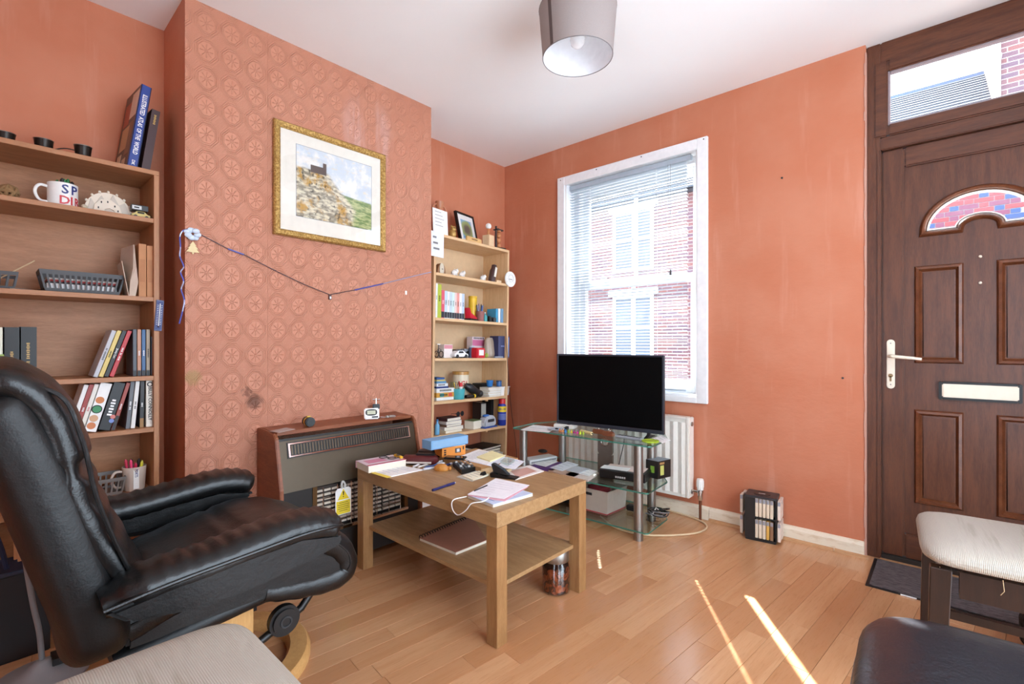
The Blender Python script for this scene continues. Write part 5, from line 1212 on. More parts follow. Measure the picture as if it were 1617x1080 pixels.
for s in (-1, 1): G().cyl((0, s * .022, .014), .017, .003, 16, 'x').obj('lens', INK, o); G().tube([(0, s * .04, .016), (-.05, s * .03, .012), (-.06, s * .02, .004)], .0018, 6).obj('arm', BLACK, o)
G().tube([(0, -.006, .018), (0, .006, .018)], .002, 6).obj('bridge', BLACK, o)
o = rt('notepad', 'small white notepad between the book pile and the label printer', 'notepad', 747, 5, .20, 8)
G().box(-.04, .04, -.045, .045, 0, .055).obj('page_block', PAGES, o); G().box(-.041, .041, -.046, .046, .0552, .058).obj('cover', colm((120, 140, 90)), o)
o = rt('label_printer', 'silver and blue label printer on the sixth shelf', 'label printer', 770, 5, .235, 6)
G().prism([(-.06, .01), (.06, .01), (.066, .03), (.055, .07), (.02, .086), (-.045, .078), (-.066, .04)], -.03, .03, 'x').obj('body', colm((186, 190, 196), .35), o, bevel=.008)
G().box(-.032, .036, -.07, .07, 0, .009).obj('base', colm((50, 84, 160), .4), o, bevel=.003); G().cbox((.031, .0, .05), (.002, .07, .02)).obj('display', DARKG, o); G().ball((0, -.02, .082), .022, 14, (1, 1.4, .5)).obj('top_button', colm((60, 110, 180), .35), o, smooth=True)
o = rt('speaker_box', 'tall black speaker box behind the label printer', 'box', 777, 5, .09)
G().box(-.05, .05, -.062, .062, 0, .195).obj('cabinet', colm((18, 18, 20), .6), o, bevel=.004); G().box(.0502, .052, -.052, .052, .012, .183).obj('cloth_front', colm((26, 26, 30), .9), o)
book('book', 'black book with silver edge standing left of the speaker box', 'book', rbp(767, 5, .16) , .048, .165, .09, (30, 30, 30), (RROLL, 0, 0), None, band=(.1, .95, (176, 172, 160)))
o = rt('spray_can', 'blue and yellow spray can with red cap on the sixth shelf', 'spray can', 792.5, 5, .235)
G().lathe([(.030, 0), (.0325, .004), (.0325, .140), (.030, .150), (.024, .156)], 28).obj('can', colm((30, 50, 150), .3), o, smooth=True)
G().lathe([(.0250, .1562), (.0250, .188), (.022, .192), (.001, .192)], 24).obj('cap', colm((206, 40, 44), .35), o, smooth=True)
G().lathe([(.0328, .098), (.0328, .138)], 28, cap=False).obj('yellow_band', colm((238, 206, 40), .35), o, smooth=True)
curved_text('WD-40', .0331, .0185, NAVY, o, math.radians(-78), .118, .88)
for k in range(5): G().lathe([(.0327, .079 - k * .009), (.0327, .083 - k * .009)], 28, cap=False).obj('print_line', colm((150, 166, 214), .4), o)
# --- bottom pile of folders and notebooks
zst = 0
for k, (c, h, l, w, s) in enumerate((((226, 110, 60), .014, 'orange folder at the bottom of the lowest pile', .26, .03), ((40, 56, 130), .016, 'blue folder in the lowest pile', .28, .02), ((186, 40, 56), .016, 'red folder in the lowest pile', .30, .01), ((214, 218, 206), .020, 'pale green folder in the lowest pile', .40, -.04), ((206, 206, 200), .014, 'white folder in the lowest pile', .38, -.05), ((34, 34, 36), .020, 'thick black notebook in the lowest pile', .24, .03), ((20, 20, 22), .016, 'black notebook on top of the lowest pile', .25, .04))):
    o = thing('folder', l, 'folder', rbp(772, 6, .255, zst) + Vector((0, s - .02, 0)), (RROLL, 0, math.radians((2, -1, 1, -2, 2, 5, 8)[k])), 'lowest pile of folders')
    G().box(-.17, 0, -w / 2, w / 2, 0, .0018).box(-.17, 0, -w / 2, w / 2, h - .0024, h - .0006).obj('cover', colm(c, .5), o); G().box(-.166, -.003, -w / 2 + .003, w / 2 - .003, .0019, h - .0025).obj('page_block', PAGES, o); zst += h
# thin lead hanging down the side of the bookcase
o = G().tube(spline([(.275, yat(799, .275), 1.13), (.272, yat(802, .272), .85), (.272, yat(807, .272), .55), (.27, yat(815, .27), .25), (.275, -.16, .02)], 8), .002, 6).obj('charging_lead', BLACK); tag(o, 'thin black lead hanging down beside the pale bookcase', 'cable')
# ================================================================ things on the coffee table, stand, fire, floor and walls
def quad(name, label, cat, pix, z, h, m, group=None, part='page', lines=0, edge=None, lm=None):
    """a flat thing whose four corners are photo pixels on the plane z, in order left, front, right, back"""
    Q = [at(px, py, z=z) for px, py in pix]; c = sum(Q, Vector()) / len(Q)
    o = thing(name, label, cat, c, 0, group); L = [(p.x - c.x, p.y - c.y) for p in Q]
    a = sum(L[i][0] * L[(i + 1) % len(L)][1] - L[(i + 1) % len(L)][0] * L[i][1] for i in range(len(L)))
    if a < 0: L = L[::-1]
    G().prism(L, 0, h).obj(part, m, o)
    if lines:
        P = [Vector((p.x - c.x, p.y - c.y)) for p in Q]
        for i in range(lines):
            t = lerp(.14, .86, i / max(1, lines - 1)); s0, s1 = .12, random.uniform(.45, .88)
            e0 = P[0].lerp(P[3], t); e1 = P[1].lerp(P[2], t); a0, a1 = e0.lerp(e1, s0), e0.lerp(e1, s1)
            d = (P[3] - P[0]).normalized() * .0011
            G().prism([tuple(a0 - d), tuple(a1 - d), tuple(a1 + d), tuple(a0 + d)], h, h + .0003).obj('print_line', lm or mat('grey_print', (130, 132, 140), .8), o)
    return o
def ebox(name, label, cat, pl, pr, z, depth, h, m, group=None, part='box', bevel=.001):
    """box whose front bottom edge runs between two photo pixels on plane z; local x along the edge, y away from the viewer"""
    A, B = at(*pl, z=z), at(*pr, z=z); d = B - A; o = thing(name, label, cat, A, math.atan2(d.y, d.x), group); o['w'] = d.length
    G().box(0, d.length, 0, depth, 0, h).obj(part, m, o, bevel=bevel, seg=1); return o, d.length
def attach(child, parent, name):
    """turn a flat piece into a part of the thing it belongs to"""
    for k, c in enumerate(list(child.children)):
        c.parent = parent; c.location = child.location - parent.location
        if k == 0: c.name = name
    D.objects.remove(child)
# ---- coffee table
o, w = ebox('book', 'thick paperback with pink and white cover at the left end of the table', 'book', (582, 747.5), (641, 736.5), TZ, .125, .030, PAGES, part='page_block')
G().box(-.002, w + .001, -.002, .127, .0302, .0322).obj('cover', mat('pink_white_cover', (232, 218, 224), .4), o); G().box(-.002, w + .001, -.0025, .012, .0323, .0326).obj('cover_stripe', colm((186, 30, 60), .4), o); G().box(.02, w * .6, .04, .10, .0323, .0326).obj('cover_print', colm((226, 150, 176), .4), o); G().box(-.0025, w + .001, .1275, .1295, 0, .0322).obj('spine', colm((210, 170, 180), .4), o)
bp = o.matrix_basis.copy()
g2 = thing('spectacles', 'dark framed glasses with yellow case on the thick pink book', 'glasses', at(612, 724.5, z=TZ + .033), math.radians(20))
for s in (-1, 1): G().torus((s * .024, 0, .006), .018, .0022, 20, 6).obj('rim', DARKG, g2); G().tube([(s * .042, 0, .006), (s * .046, .05, .006), (s * .03, .06, .004)], .0018, 6).obj('arm', BLACK, g2)
G().tube([(-.006, 0, .008), (.006, 0, .008)], .0022, 6).obj('bridge', DARKG, g2)
o = thing('penknife', 'yellow and black penknife on the thick pink book', 'penknife', at(629, 722, z=TZ + .033), math.radians(-8)); G().box(-.035, .035, -.008, .008, 0, .010).obj('handle', colm((226, 180, 40), .4), o, bevel=.003); G().box(-.012, .012, -.0085, .0085, .0101, .0112).obj('grip', BLACK, o)
np_ = quad('notepad', 'white notepad with yellow top strip beside the pink book', 'notepad', [(586, 746.5), (612, 754.5), (668, 742.5), (637, 737)], TZ, .004, PAPER, lines=6, lm=colm((170, 186, 214)))
attach(quad('sticky_strip', 'yellow gummed strip along the notepad edge', 'notepad', [(585.5, 747), (611.5, 755), (618, 753), (592, 745.6)], TZ + .0041, .001, colm((238, 214, 80), .6)), np_, 'gummed_strip')
o = thing('glasses_case', 'dark red leather glasses case lying open on the table', 'case', at(664, 733, z=TZ), math.radians(38))
G().loft([[(x, q[0], .022 + q[1]) for q in sell(a, b, 2.6, 16)] for x, a, b in ((-.085, .012, .008), (-.075, .03, .02), (0, .036, .022), (.07, .032, .021), (.085, .014, .010))]).obj('shell', colm((86, 28, 30), .4), o, smooth=True)
G().box(-.02, .07, -.012, .014, .043, .052).obj('flap', BLACK, o, bevel=.003); G().box(-.07, .06, -.038, -.034, .012, .020).obj('lining', colm((206, 196, 186)), o)
o = thing('leather_pouch', 'black leather pouch behind the pens at the table edge', 'pouch', at(681, 722, z=TZ), math.radians(30)); G().loft([[(q[0] * k, q[1] * k, z) for q in sell(.07, .04, 3, 20)] for k, z in ((.9, 0), (1, .012), (.9, .035), (.4, .042))]).obj('body', colm((30, 24, 24), .45), o, smooth=True); G().box(-.03, .03, -.041, -.034, .012, .026).obj('clasp', DARKG, o)
for k, (a, b, c, l) in enumerate((((653, 737), (678, 727), (226, 226, 228), 'white ballpoint nearest the red case'), ((660, 738), (691, 729), (214, 206, 196), 'cream pen second from the red case'), ((671, 738.5), (702, 731), (70, 90, 140), 'blue and grey pen in the row of pens'), ((668, 741), (698, 736.5), (196, 198, 206), 'silver pen nearest the table front in the row'), ((676, 729), (698, 723), (176, 130, 90), 'brown pencil at the back of the row of pens'), ((686, 731), (705, 726), (232, 234, 236), 'short white pen at the right of the row'), ((700, 736), (716, 731), (40, 50, 100), 'short navy pen beside the carved animal'))):
    pen(l, at(*a, z=TZ + .0055), at(*b, z=TZ + .0055), .0052, c, cap=(60, 62, 70) if k % 2 else (226, 226, 230), group='pens on the coffee table')
o = thing('carved_animal', 'small carved amber wood animal on the table', 'ornament', at(697, 742.5, z=TZ), math.radians(30)); m = wood('amber_wood', (176, 112, 44), (206, 142, 66), (8, 8, 8), .4)
G().loft([[(q[0] * k, q[1] * k, z) for q in sell(.036, .022, 2, 20)] for k, z in ((.9, 0), (1, .006), (.85, .018), (.5, .027), (.1, .030))]).obj('body', m, o, smooth=True); G().ball((.040, 0, .010), .009, 10).obj('head', m, o, smooth=True)
for k in range(5): G().torus((-.02 + k * .010, 0, .004), .020 - abs(k - 2) * .002, .002, 16, 5, 'x').obj('carved_band', m, o)
# keypad device
Q = [(715, 736.5), (729, 749.5), (752, 744), (741, 732)]
o = quad('desk_calculator', 'black desk calculator with raised keys on the table', 'calculator', Q, TZ, .020, BLACK, part='body')
P_ = [at(*p, z=TZ) - o.location for p in Q]
for i in range(5):
    for j in range(4):
        e = P_[0].lerp(P_[3], (j + .7) / 4.6); f = P_[1].lerp(P_[2], (j + .7) / 4.6); c = e.lerp(f, (i + .7) / 5.6)
        G().cyl((c.x, c.y, .0202), .0065, .006, 10, r2=.005).obj('key', colm((60, 62, 64), .35) if (i + j) % 3 else LGREY, o)
# cardboard tray, boxes and papers at the back
CARD = mat('brown_cardboard', (176, 132, 84), .8)
o = quad('cardboard_tray', 'flat brown cardboard box under the papers at the back of the table', 'box', [(694, 728), (760, 747), (818, 731), (752, 715)], TZ, .024, CARD, part='tray')
o = quad('cream_box', 'cream printed box in front of the cardboard one', 'box', [(759, 748), (787, 755), (808, 744), (781, 737)], TZ, .016, mat('cream_box', (222, 200, 156), .6), part='carton')
z_ = TZ + .0245
ob, w = ebox('orange_box', 'orange camera film box standing on the cardboard box', 'box', (698, 722.5), (735, 717.5), z_, .10, .046, colm((226, 140, 50), .5))
G().box(w * .55, w * .80, -.0006, 0, .014, .036).obj('picture', colm((70, 66, 66), .5), ob); G().box(w * .62, w * .74, -.0009, -.0006, .018, .032).obj('picture_highlight', colm((196, 196, 196), .5), ob); G().box(w * .88, w * .93, -.0006, 0, .026, .042).obj('emblem', INK, ob)
for k in range(3): G().box(w * .08, w * .17, -.0006, 0, .008 + k * .010, .015 + k * .010).obj('print_mark', INK, ob)
G().box(-.001, w + .001, .0, .1005, .0462, .0475).obj('white_lid', PAPER, ob)
o, _ = ebox('black_box', 'plain black box beside the orange one under the blue box', 'box', (681, 716), (697, 718.5), z_, .10, .046, colm((22, 22, 24), .5))
ob2, w = ebox('blue_box', 'long pale blue box lying across the orange and black boxes', 'box', (681, 711.5), (739.5, 700.5), z_ + .049, .075, .042, mat('blue_card', (120, 166, 206), .6), bevel=.002)
G().box(.01, w - .01, -.0006, 0, .006, .036).obj('front_label', colm((136, 174, 208), .6), ob2)
quad('paper_sheet', 'large white printed sheet on the cardboard box', 'paper', [(722, 722.5), (769, 734), (799, 719), (756, 709.5)], z_, .0012, PAPER, lines=9)
quad('paper_sheet', 'pale blue white letter under the printed sheet', 'paper', [(735, 727), (778, 737), (806, 723), (770, 715)], z_ - .0006, .0005, mat('bluish_paper', (222, 228, 240), .8))
quad('notepad', 'pale yellow pad on top of the white sheet', 'notepad', [(753, 723), (774, 729.5), (797, 720.5), (777, 713.5)], z_ + .0014, .006, mat('pale_yellow_pad', (236, 226, 172), .8))
o = thing('phone', 'black mobile phone on the cardboard box by the orange box', 'phone', at(719, 724.5, z=z_), math.radians(30)); G().box(-.05, .05, -.024, .024, .0013, .010).obj('body', BLACK, o, bevel=.003); G().box(-.044, .044, -.020, .020, .0101, .0105).obj('screen', mat('phone_screen', (10, 10, 12), .1), o)
o = quad('paper_sheet', 'white and blue leaflets at the back right of the table', 'paper', [(785, 738), (813, 741), (828, 729), (800, 722)], TZ + .025, .002, mat('leaflet_white', (234, 236, 242), .7), lines=4, lm=colm((120, 140, 200)))
quad('plastic_wallet', 'clear plastic wallet on the leaflets', 'wallet', [(790, 731), (802, 736), (813, 729), (800, 724)], TZ + .0275, .010, TGLASS, part='wallet')
quad('notebook', 'cream notebook lying open in the middle of the table', 'notebook', [(730, 752.5), (747, 759), (779, 748.5), (761, 743)], TZ + .0045, .004, CREAM, lines=5)
quad('notebook', 'grey backed notepad under the cream notebook', 'notebook', [(721, 754), (745, 760.5), (776, 750), (754, 744)], TZ, .004, mat('grey_pad', (196, 196, 188), .7))
o = thing('binder_clip', 'small black clip on the cream notebook', 'clip', at(763, 749.5, z=TZ + .009), math.radians(10)); G().prism([(-.010, 0), (.010, 0), (.003, .012), (-.003, .012)], -.012, .012, 'y').obj('clip_body', BLACK, o)
br_ = quad('brochure', 'white brochure with red and brown picture on the table', 'brochure', [(799, 743), (814, 758.5), (859, 744.5), (836, 735.5)], TZ, .003, mat('brochure_white', (232, 226, 222), .5))
attach(quad('brochure_picture', 'reddish picture panel printed on the brochure', 'brochure', [(806, 744), (817, 754), (848, 744), (832, 738)], TZ + .0031, .0003, mat('brochure_red', (206, 160, 146), .5)), br_, 'printed_picture')
o = thing('stapler', 'black stapler with raised arm beside the brochure', 'stapler', at(797, 754, z=TZ), math.radians(20)); o.scale = (.78, .9, .68)
G().prism([(-.075, 0), (.075, 0), (.078, .008), (.02, .014), (-.06, .030), (-.078, .026)], -.024, .024, 'y').obj('base', BLACK, o, bevel=.003)
G().prism([(-.06, .028), (.03, .018), (-.01, .055), (-.065, .085), (-.075, .08)], -.016, .016, 'y').obj('arm', mat('satin_black', (34, 34, 36), .25), o, bevel=.004)
pen('dark blue pen lying alone at the front of the table', at(683, 774, z=TZ + .005), at(719, 762, z=TZ + .005), .005, (30, 34, 92), cap=(34, 38, 96), tip=(230, 230, 230))
nb = quad('magazine', 'white magazine with blue cover at the front corner of the table', 'magazine', [(739, 786.5), (778.5, 801.5), (841, 783.5), (803, 772)], TZ, .012, PAGES, part='page_block')
attach(quad('magazine_cover', 'blue and white cover sheet lying on the front magazine', 'magazine', [(739, 782.6), (778.5, 797.2), (841, 779.6), (803, 768.4)], TZ + .0121, .0015, mat('blue_white_cover', (196, 208, 232), .45), lines=4, lm=colm((60, 84, 160))), nb, 'cover')
quad('paper_sheet', 'pink sheet folded on top of the magazine', 'paper', [(739, 783), (797, 792), (834, 769), (786, 758)], TZ + .0138, .0012, mat('pink_paper', (226, 170, 182), .8))
quad('paper_sheet', 'pale pink handwritten letter on top of the front pile', 'paper', [(738, 781), (796, 788), (836, 766.5), (783, 755.5)], TZ + .0165, .0012, mat('pale_pink_paper', (238, 234, 238), .8), lines=7, lm=colm((204, 194, 206)))
pen('slim black refill lying on the pale pink letter', at(749, 775, z=TZ + .020), at(770, 766, z=TZ + .020), .0022, (30, 30, 34))
o = G().tube(spline([at(772, 786, z=TZ + .016), at(762, 792, z=TZ + .014), Vector((1.405, -1.672, .4562)), Vector((1.385, -1.680, .43)), Vector((1.345, -1.683, .405)), Vector((1.315, -1.682, .420)), Vector((1.315, -1.678, .45)), at(737, 784, z=TZ + .006)], 6), .0019, 8).obj('looped_cable', WHITE); tag(o, 'white cord looping over the table edge from the front pile', 'cord')
# sketchbook on the lower shelf
sk = quad('sketchbook', 'brown spiral bound sketchbook on the lower table shelf', 'sketchbook', [(663, 853.5), (720, 876.5), (768, 857), (745, 818.5)], SHZ, .010, PAGES, part='page_block')
Q = [at(*p, z=SHZ) - sk.location for p in [(663, 853.5), (720, 876.5), (768, 857), (745, 818.5)]]
G().prism([(p.x * 1.01, p.y * 1.01) for p in Q], .0101, .0125).obj('cover', mat('sketchbook_brown', (166, 118, 98), .6), sk)
for k in range(22):
    c = Q[0].lerp(Q[3], (k + .5) / 22); g = G(); g.X = Matrix.Translation((c.x, c.y, .007)) @ Matrix.Rotation(math.atan2((Q[3] - Q[0]).y, (Q[3] - Q[0]).x), 4, 'Z'); g.torus((0, 0, .002), .011, .0019, 14, 6, 'x').obj('ring', BLACK, sk)
# coin jar
jp = at(878, 932, z=0)
jr = thing('coin_jar', 'glass jar of copper coins with slotted silver lid under the table', 'jar', (jp.x, jp.y, 0))
JG = mat('jar_glass', fn=_glass)
G().lathe([(.050, .001), (.058, .008), (.058, .118), (.048, .130), (.048, .138), (.046, .138), (.046, .130), (.055, .117), (.055, .010), (.001, .005)], 32).obj('glass', GLASS, jr, smooth=True)
G().lathe([(.052, .128), (.053, .130), (.053, .170), (.050, .174), (.001, .174)], 32).obj('lid', STEEL, jr, smooth=True); G().cbox((0, 0, .1745), (.05, .012, .001)).obj('slot', INK, jr)
fill = G().lathe([(.001, .007), (.051, .007), (.052, .02), (.052, .100), (.04, .108), (.001, .112)], 24).obj('coin_core', mat('dark_coins', (62, 34, 24), .5, .5), jr, smooth=True)
cg = [G(), G()]
for k in range(170):
    a = random.uniform(0, 2 * PI); z = random.uniform(.016, .104); r = .0525; g = cg[k % 2]
    g.X = Matrix.Translation((r * math.cos(a), r * math.sin(a), z)) @ Matrix.Rotation(a, 4, 'Z') @ Matrix.Rotation(random.uniform(-.25, .25), 4, 'X') @ Matrix.Rotation(random.uniform(-.12, .12), 4, 'Y'); g.cyl((-.0004, 0, 0), random.choice((.0100, .0128)), .0012, 14, 'x')
for g, m in zip(cg, (mat('copper_coin', (170, 96, 62), .35, .8), mat('brown_coin', (96, 58, 40), .4, .7))): c_ = g.obj('coins', m, jr); c_['kind'] = 'stuff'

# ---- television stand: top
z_ = GZ[2] + .0005
ob, w = ebox('white_box', 'low white plastic box at the left front of the television', 'box', (874, 675), (905, 678), z_, .07, .022, mat('white_plastic_box', (226, 224, 216), .5), bevel=.003)
G().box(.004, w - .004, .003, .067, .0221, .0235).obj('lid', WHITE, ob)
quad('paper_sheet', 'white papers at the left end of the glass top', 'paper', [(822, 679), (866, 683), (880, 675), (842, 671)], z_, .0015, PAPER, lines=3)
o = thing('saucer', 'blue and white dish at the left of the glass top', 'dish', at(878, 679, z=z_ + .002)); G().lathe([(.02, 0), (.05, .006), (.052, .008), (.02, .003), (.001, .003)], 28).obj('dish', mat('pale_blue_dish', (196, 212, 228), .3), o, smooth=True); G().ball((.005, 0, .009), .008, 10, (1.6, .8, .6)).obj('dark_stone', BLACK, o)
PCOL = ((206, 120, 60), (226, 150, 90), (60, 130, 190), (150, 190, 60), (230, 206, 60), (170, 40, 110), (190, 60, 130), (206, 220, 60), (170, 200, 50))
for k in range(9):
    p = at(884 + k * 4.6, 681.5 + k * .55, z=z_)
    o = thing('peg', ('orange', 'pale orange', 'blue', 'green', 'yellow', 'magenta', 'pink', 'lime', 'bright green')[k] + ' toy peg in the row along the front of the glass top', 'peg', p, k * .7, 'coloured pegs on the glass top')
    G().lathe([(.006, 0), (.0065, .008), (.003, .011), (.0042, .015), (.001, .019)], 12).obj('peg', colm(PCOL[k], .3), o, smooth=True); G().cbox((0, 0, .004), (.018, .005, .006)).obj('peg_foot', colm(PCOL[k], .3), o)
o = thing('candle_stub', 'cream candle stub lying by the coloured pegs', 'candle', at(918, 683, z=z_), math.radians(-16)); G().cyl((0, 0, .009), .009, .09, 16, 'x').obj('wax', colm((226, 206, 150), .5), o, smooth=True); G().cyl((.0905, 0, .009), .003, .006, 8, 'x').obj('wick', INK, o)
for k, (px, py, l) in enumerate(((945, 684.5, 'copper bulldog clip left of the pair on the glass top'), (961, 688, 'copper bulldog clip with raised handle, right of the pair'))):
    o = thing('bulldog_clip', l, 'clip', at(px, py, z=z_), SA, 'bulldog clips'); G().prism([(-.016, 0), (.016, 0), (.012, .018), (-.002, .026), (-.014, .018)], -.032, .032, 'x').obj('clip_body', mat('copper_clip', (176, 120, 90), .3, .8), o, bevel=.002)
    G().torus((.004, .004, .032 if k else .024), .009, .002, 18, 6, 'x').obj('handle_ring', CHROME, o)
ob, w = ebox('remote_control', 'long silver and black remote control on the glass top', 'remote', (971, 690.5), (1012, 697), z_, .036, .014, mat('remote_silver', (150, 156, 162), .35), bevel=.004)
for k in range(8):
    for j in range(2): G().cbox((.02 + k * w / 9, .012 + j * .012, .0146), (.008, .006, .0012)).obj('button', DARKG, ob)
o = thing('coaster', 'lime green round coaster at the right of the glass top', 'coaster', at(1027, 697.5, z=z_)); G().lathe([(.042, 0), (.044, .002), (.044, .007), (.040, .008), (.038, .006), (.001, .006)], 32).obj('disc', colm((170, 196, 50), .45), o, smooth=True); G().torus((0, 0, .0062), .026, .0012, 28, 5).obj('ring', colm((140, 166, 40), .45), o)
quad('paper_sheet', 'white papers at the right end of the glass top', 'paper', [(1030, 692), (1046, 700), (1059, 695.5), (1045, 688)], z_, .0012, PAPER, lines=3)
# ---- middle shelf
z_ = GZ[1] + .0005
o, w = ebox('set_top_box', 'long pale grey set top box at the left of the middle shelf', 'box', (837, 735), (880, 727.5), z_, .09, .030, mat('router_grey', (206, 210, 210), .4), bevel=.003)
G().box(.01, w - .01, -.0006, 0, .010, .020).obj('front_slot', GREY, o)
o = thing('computer_mouse', 'small black mouse on top of the set top box', 'mouse', at(857, 714.5, z=z_ + .031), math.radians(20)); G().ball((0, 0, .010), .03, 16, (1.1, .7, .42)).obj('shell', BLACK, o, smooth=True); G().cyl((.016, -.003, .017), .004, .006, 10, 'y').obj('wheel', DARKG, o)
zz = z_
for lab, q, m, h, ln in (('purple and white magazine at the bottom of the middle shelf pile', [(838, 738), (872, 746), (893, 734), (862, 728)], mat('purple_cover', (92, 60, 130), .4), .010, 0), ('white letter on the purple magazine', [(842, 732.5), (862, 737), (881, 729), (861, 724)], PAPER, .0012, 4), ('brown edged magazine in the middle of the shelf', [(866, 745), (905, 757), (928, 744), (895, 734)], mat('brown_edge_mag', (190, 160, 140), .5), .010, 0), ('white printed sheet in the middle of the shelf', [(868, 738.5), (888, 744), (914, 734), (896, 728.5)], mat('sheet_bluewhite', (228, 232, 238), .7), .0012, 4), ('stacked white envelopes beside the black case', [(892, 752), (928, 761), (946, 749), (914, 741)], mat('brown_white_env', (214, 200, 190), .6), .010, 0), ('white card on top of the envelopes', [(912, 747.5), (930, 752), (944, 744), (926, 740)], PAPER, .001, 3), ('grey booklet on the envelopes', [(894, 743), (914, 748), (932, 741), (910, 736.5)], mat('grey_booklet', (196, 200, 206), .5), .0035, 0)):
    top = {'white letter on the purple magazine': .0105, 'white printed sheet in the middle of the shelf': .0105, 'white card on top of the envelopes': .0105, 'grey booklet on the envelopes': .0106}.get(lab, 0)
    quad('paper_pile' if h > .005 else 'paper_sheet', lab, 'magazine' if h > .005 else 'paper', q, z_ + top, h, m, 'papers on the middle shelf', lines=ln)
ob, w = ebox('printer', 'low black case with papers on top on the middle shelf', 'printer', (946, 753.5), (1019, 764), z_, .15, .046, BLACK, bevel=.004)
for k in range(5): G().box(w * .36 + k * .012, w * .36 + k * .012 + .009, -.0006, 0, .010, .020).obj('print_mark', LGREY, ob)
q = thing('paper_sheet', 'pinkish papers lying on the low black case', 'paper', ob.location + Vector((0, 0, .0465)), ob.rotation_euler.z); G().box(.02, w - .02, .03, .14, 0, .003).obj('page', mat('pinkish_paper', (226, 206, 196), .8), q); G().box(.0, w * .6, .015, .09, .0031, .0042).obj('page', PAPER, q)
A = at(1039, 757, z=z_); B = at(1020, 752.5, z=z_); Cc = at(1059, 752.5, z=z_)
an = thing('product_box', 'black box with lime green print at the right end of the middle shelf', 'box', A)
bl_ = [Vector((0, 0)), (Cc - A).to_2d(), ((Cc - A) + (B - A)).to_2d(), (B - A).to_2d()]
G().prism([tuple(p) for p in bl_], 0, .098).obj('carton', colm((26, 24, 24), .4), an); G().prism([tuple(p) for p in bl_], .0982, .0995).obj('lid', mat('box_top_grey', (120, 132, 142), .4), an)
for base, s0, s1, z0_, z1_, col in ((B - A, .30, .62, .030, .068, (130, 170, 60)), (Cc - A, .18, .46, .018, .072, (196, 200, 110)), (Cc - A, .14, .5, .078, .090, (176, 140, 90))):
    d = base.normalized(); n = Vector((d.y, -d.x, 0)); n = n if n.dot(_F) < 0 else -n
    p0, p1 = base * s0, base * s1; G()._add([tuple(p0 + n * .0004 + Vector((0, 0, z0_))), tuple(p1 + n * .0004 + Vector((0, 0, z0_))), tuple(p1 + n * .0004 + Vector((0, 0, z1_))), tuple(p0 + n * .0004 + Vector((0, 0, z1_))), tuple(p0 + Vector((0, 0, z0_))), tuple(p1 + Vector((0, 0, z0_))), tuple(p1 + Vector((0, 0, z1_))), tuple(p0 + Vector((0, 0, z1_)))], [(0, 1, 2, 3), (4, 7, 6, 5), (0, 4, 5, 1), (1, 5, 6, 2), (2, 6, 7, 3), (3, 7, 4, 0)]).obj('print', colm(col, .4), an)
# ---- bottom shelf: storage bin, adaptor, cables
z_ = GZ[0] + .0005
A = at(959.4, 815.5, z=z_); Bl = at(905, 801, z=z_); Br = at(993, 800.5, z=z_)
ex_, ey_ = (Bl - A).to_2d(), (Br - A).to_2d(); ex_ = ex_.normalized() * .24; ey_ = ey_.normalized() * min(ey_.length, .20)
bn = thing('storage_bin', 'light grey plastic storage bin with red contents on the bottom shelf', 'bin', A)
def para(s, z, o=0): c = (ex_ + ey_) / 2; return [(c.x + (p.x - c.x) * s, c.y + (p.y - c.y) * s, z) for p in (Vector((0, 0)), ex_, ex_ + ey_, ey_)]
BINM = mat('bin_grey', (186, 176, 164), .45)
G().loft([para(.94, 0), para(1.0, .125), para(1.03, .125), para(1.03, .131), para(.97, .131), para(.92, .003)]).obj('tub', BINM, bn, bevel=0)
G().loft([para(.955, .002), para(.965, .008), para(.945, .008), para(.935, .002)], False, True).obj('red_edge', colm((176, 44, 52), .4), bn)
hp_ = para(.995, .0); d = Vector(hp_[1]) - Vector(hp_[0]); n = Vector((d.y, -d.x, 0)).normalized(); n = n if n.dot(_F) < 0 else -n
c0 = Vector(hp_[0]) + d * .42; c1 = Vector(hp_[0]) + d * .60
G()._add([tuple(v + Vector((0, 0, zz)) + n * k) for k in (.001, -.003) for v, zz in ((c0, .095), (c1, .095), (c1, .110), (c0, .110))], [(0, 1, 2, 3), (4, 7, 6, 5), (0, 4, 5, 1), (1, 5, 6, 2), (2, 6, 7, 3), (3, 7, 4, 0)]).obj('hand_hole', INK, bn)
cb = (ex_ + ey_) / 2
o = thing('red_cloth', 'crumpled dark red cloth inside the storage bin', 'cloth', (A.x + cb.x, A.y + cb.y, z_ + .04)); G().loft([[(q[0] * k * (1 + .1 * math.sin(i * 2.1 + z * 90)), q[1] * k * (1 + .1 * math.cos(i * 1.7)), z) for i, q in enumerate(sell(.075, .06, 2.4, 22))] for k, z in ((.9, 0), (1, .05), (.8, .085), (.35, .096))]).obj('folds', colm((120, 26, 34), .8), o, smooth=True)
o = thing('power_adaptor', 'black power adaptor on the bottom glass shelf', 'adaptor', at(1000, 806, z=z_), SA); G().box(-.035, .03, -.02, .02, 0, .03).obj('body', BLACK, o, bevel=.004); G().cyl((.0305, 0, .015), .006, .015, 10, 'x').obj('strain_relief', BLACK, o)
o = thing('cable_bundle', 'tangled bundle of black and grey cables on the bottom glass shelf', 'cables', at(1036, 816, z=z_))
for k in range(9):
    g = G(); g.X = Matrix.Translation((random.uniform(-.02, .02), random.uniform(-.02, .02), .012 + k * .0036)) @ Euler((random.uniform(-.3, .3), random.uniform(-.3, .3), k)).to_matrix().to_4x4(); g.torus((0, 0, 0), random.uniform(.03, .052), .003, 26, 6).obj('coil', BLACK if k % 3 else GREY, o)
g = G(); g.tube([(0, -.05, .02), (.0, .0, .05), (0, .05, .02)], .003, 6).obj('cable_tie', WHITE, o)
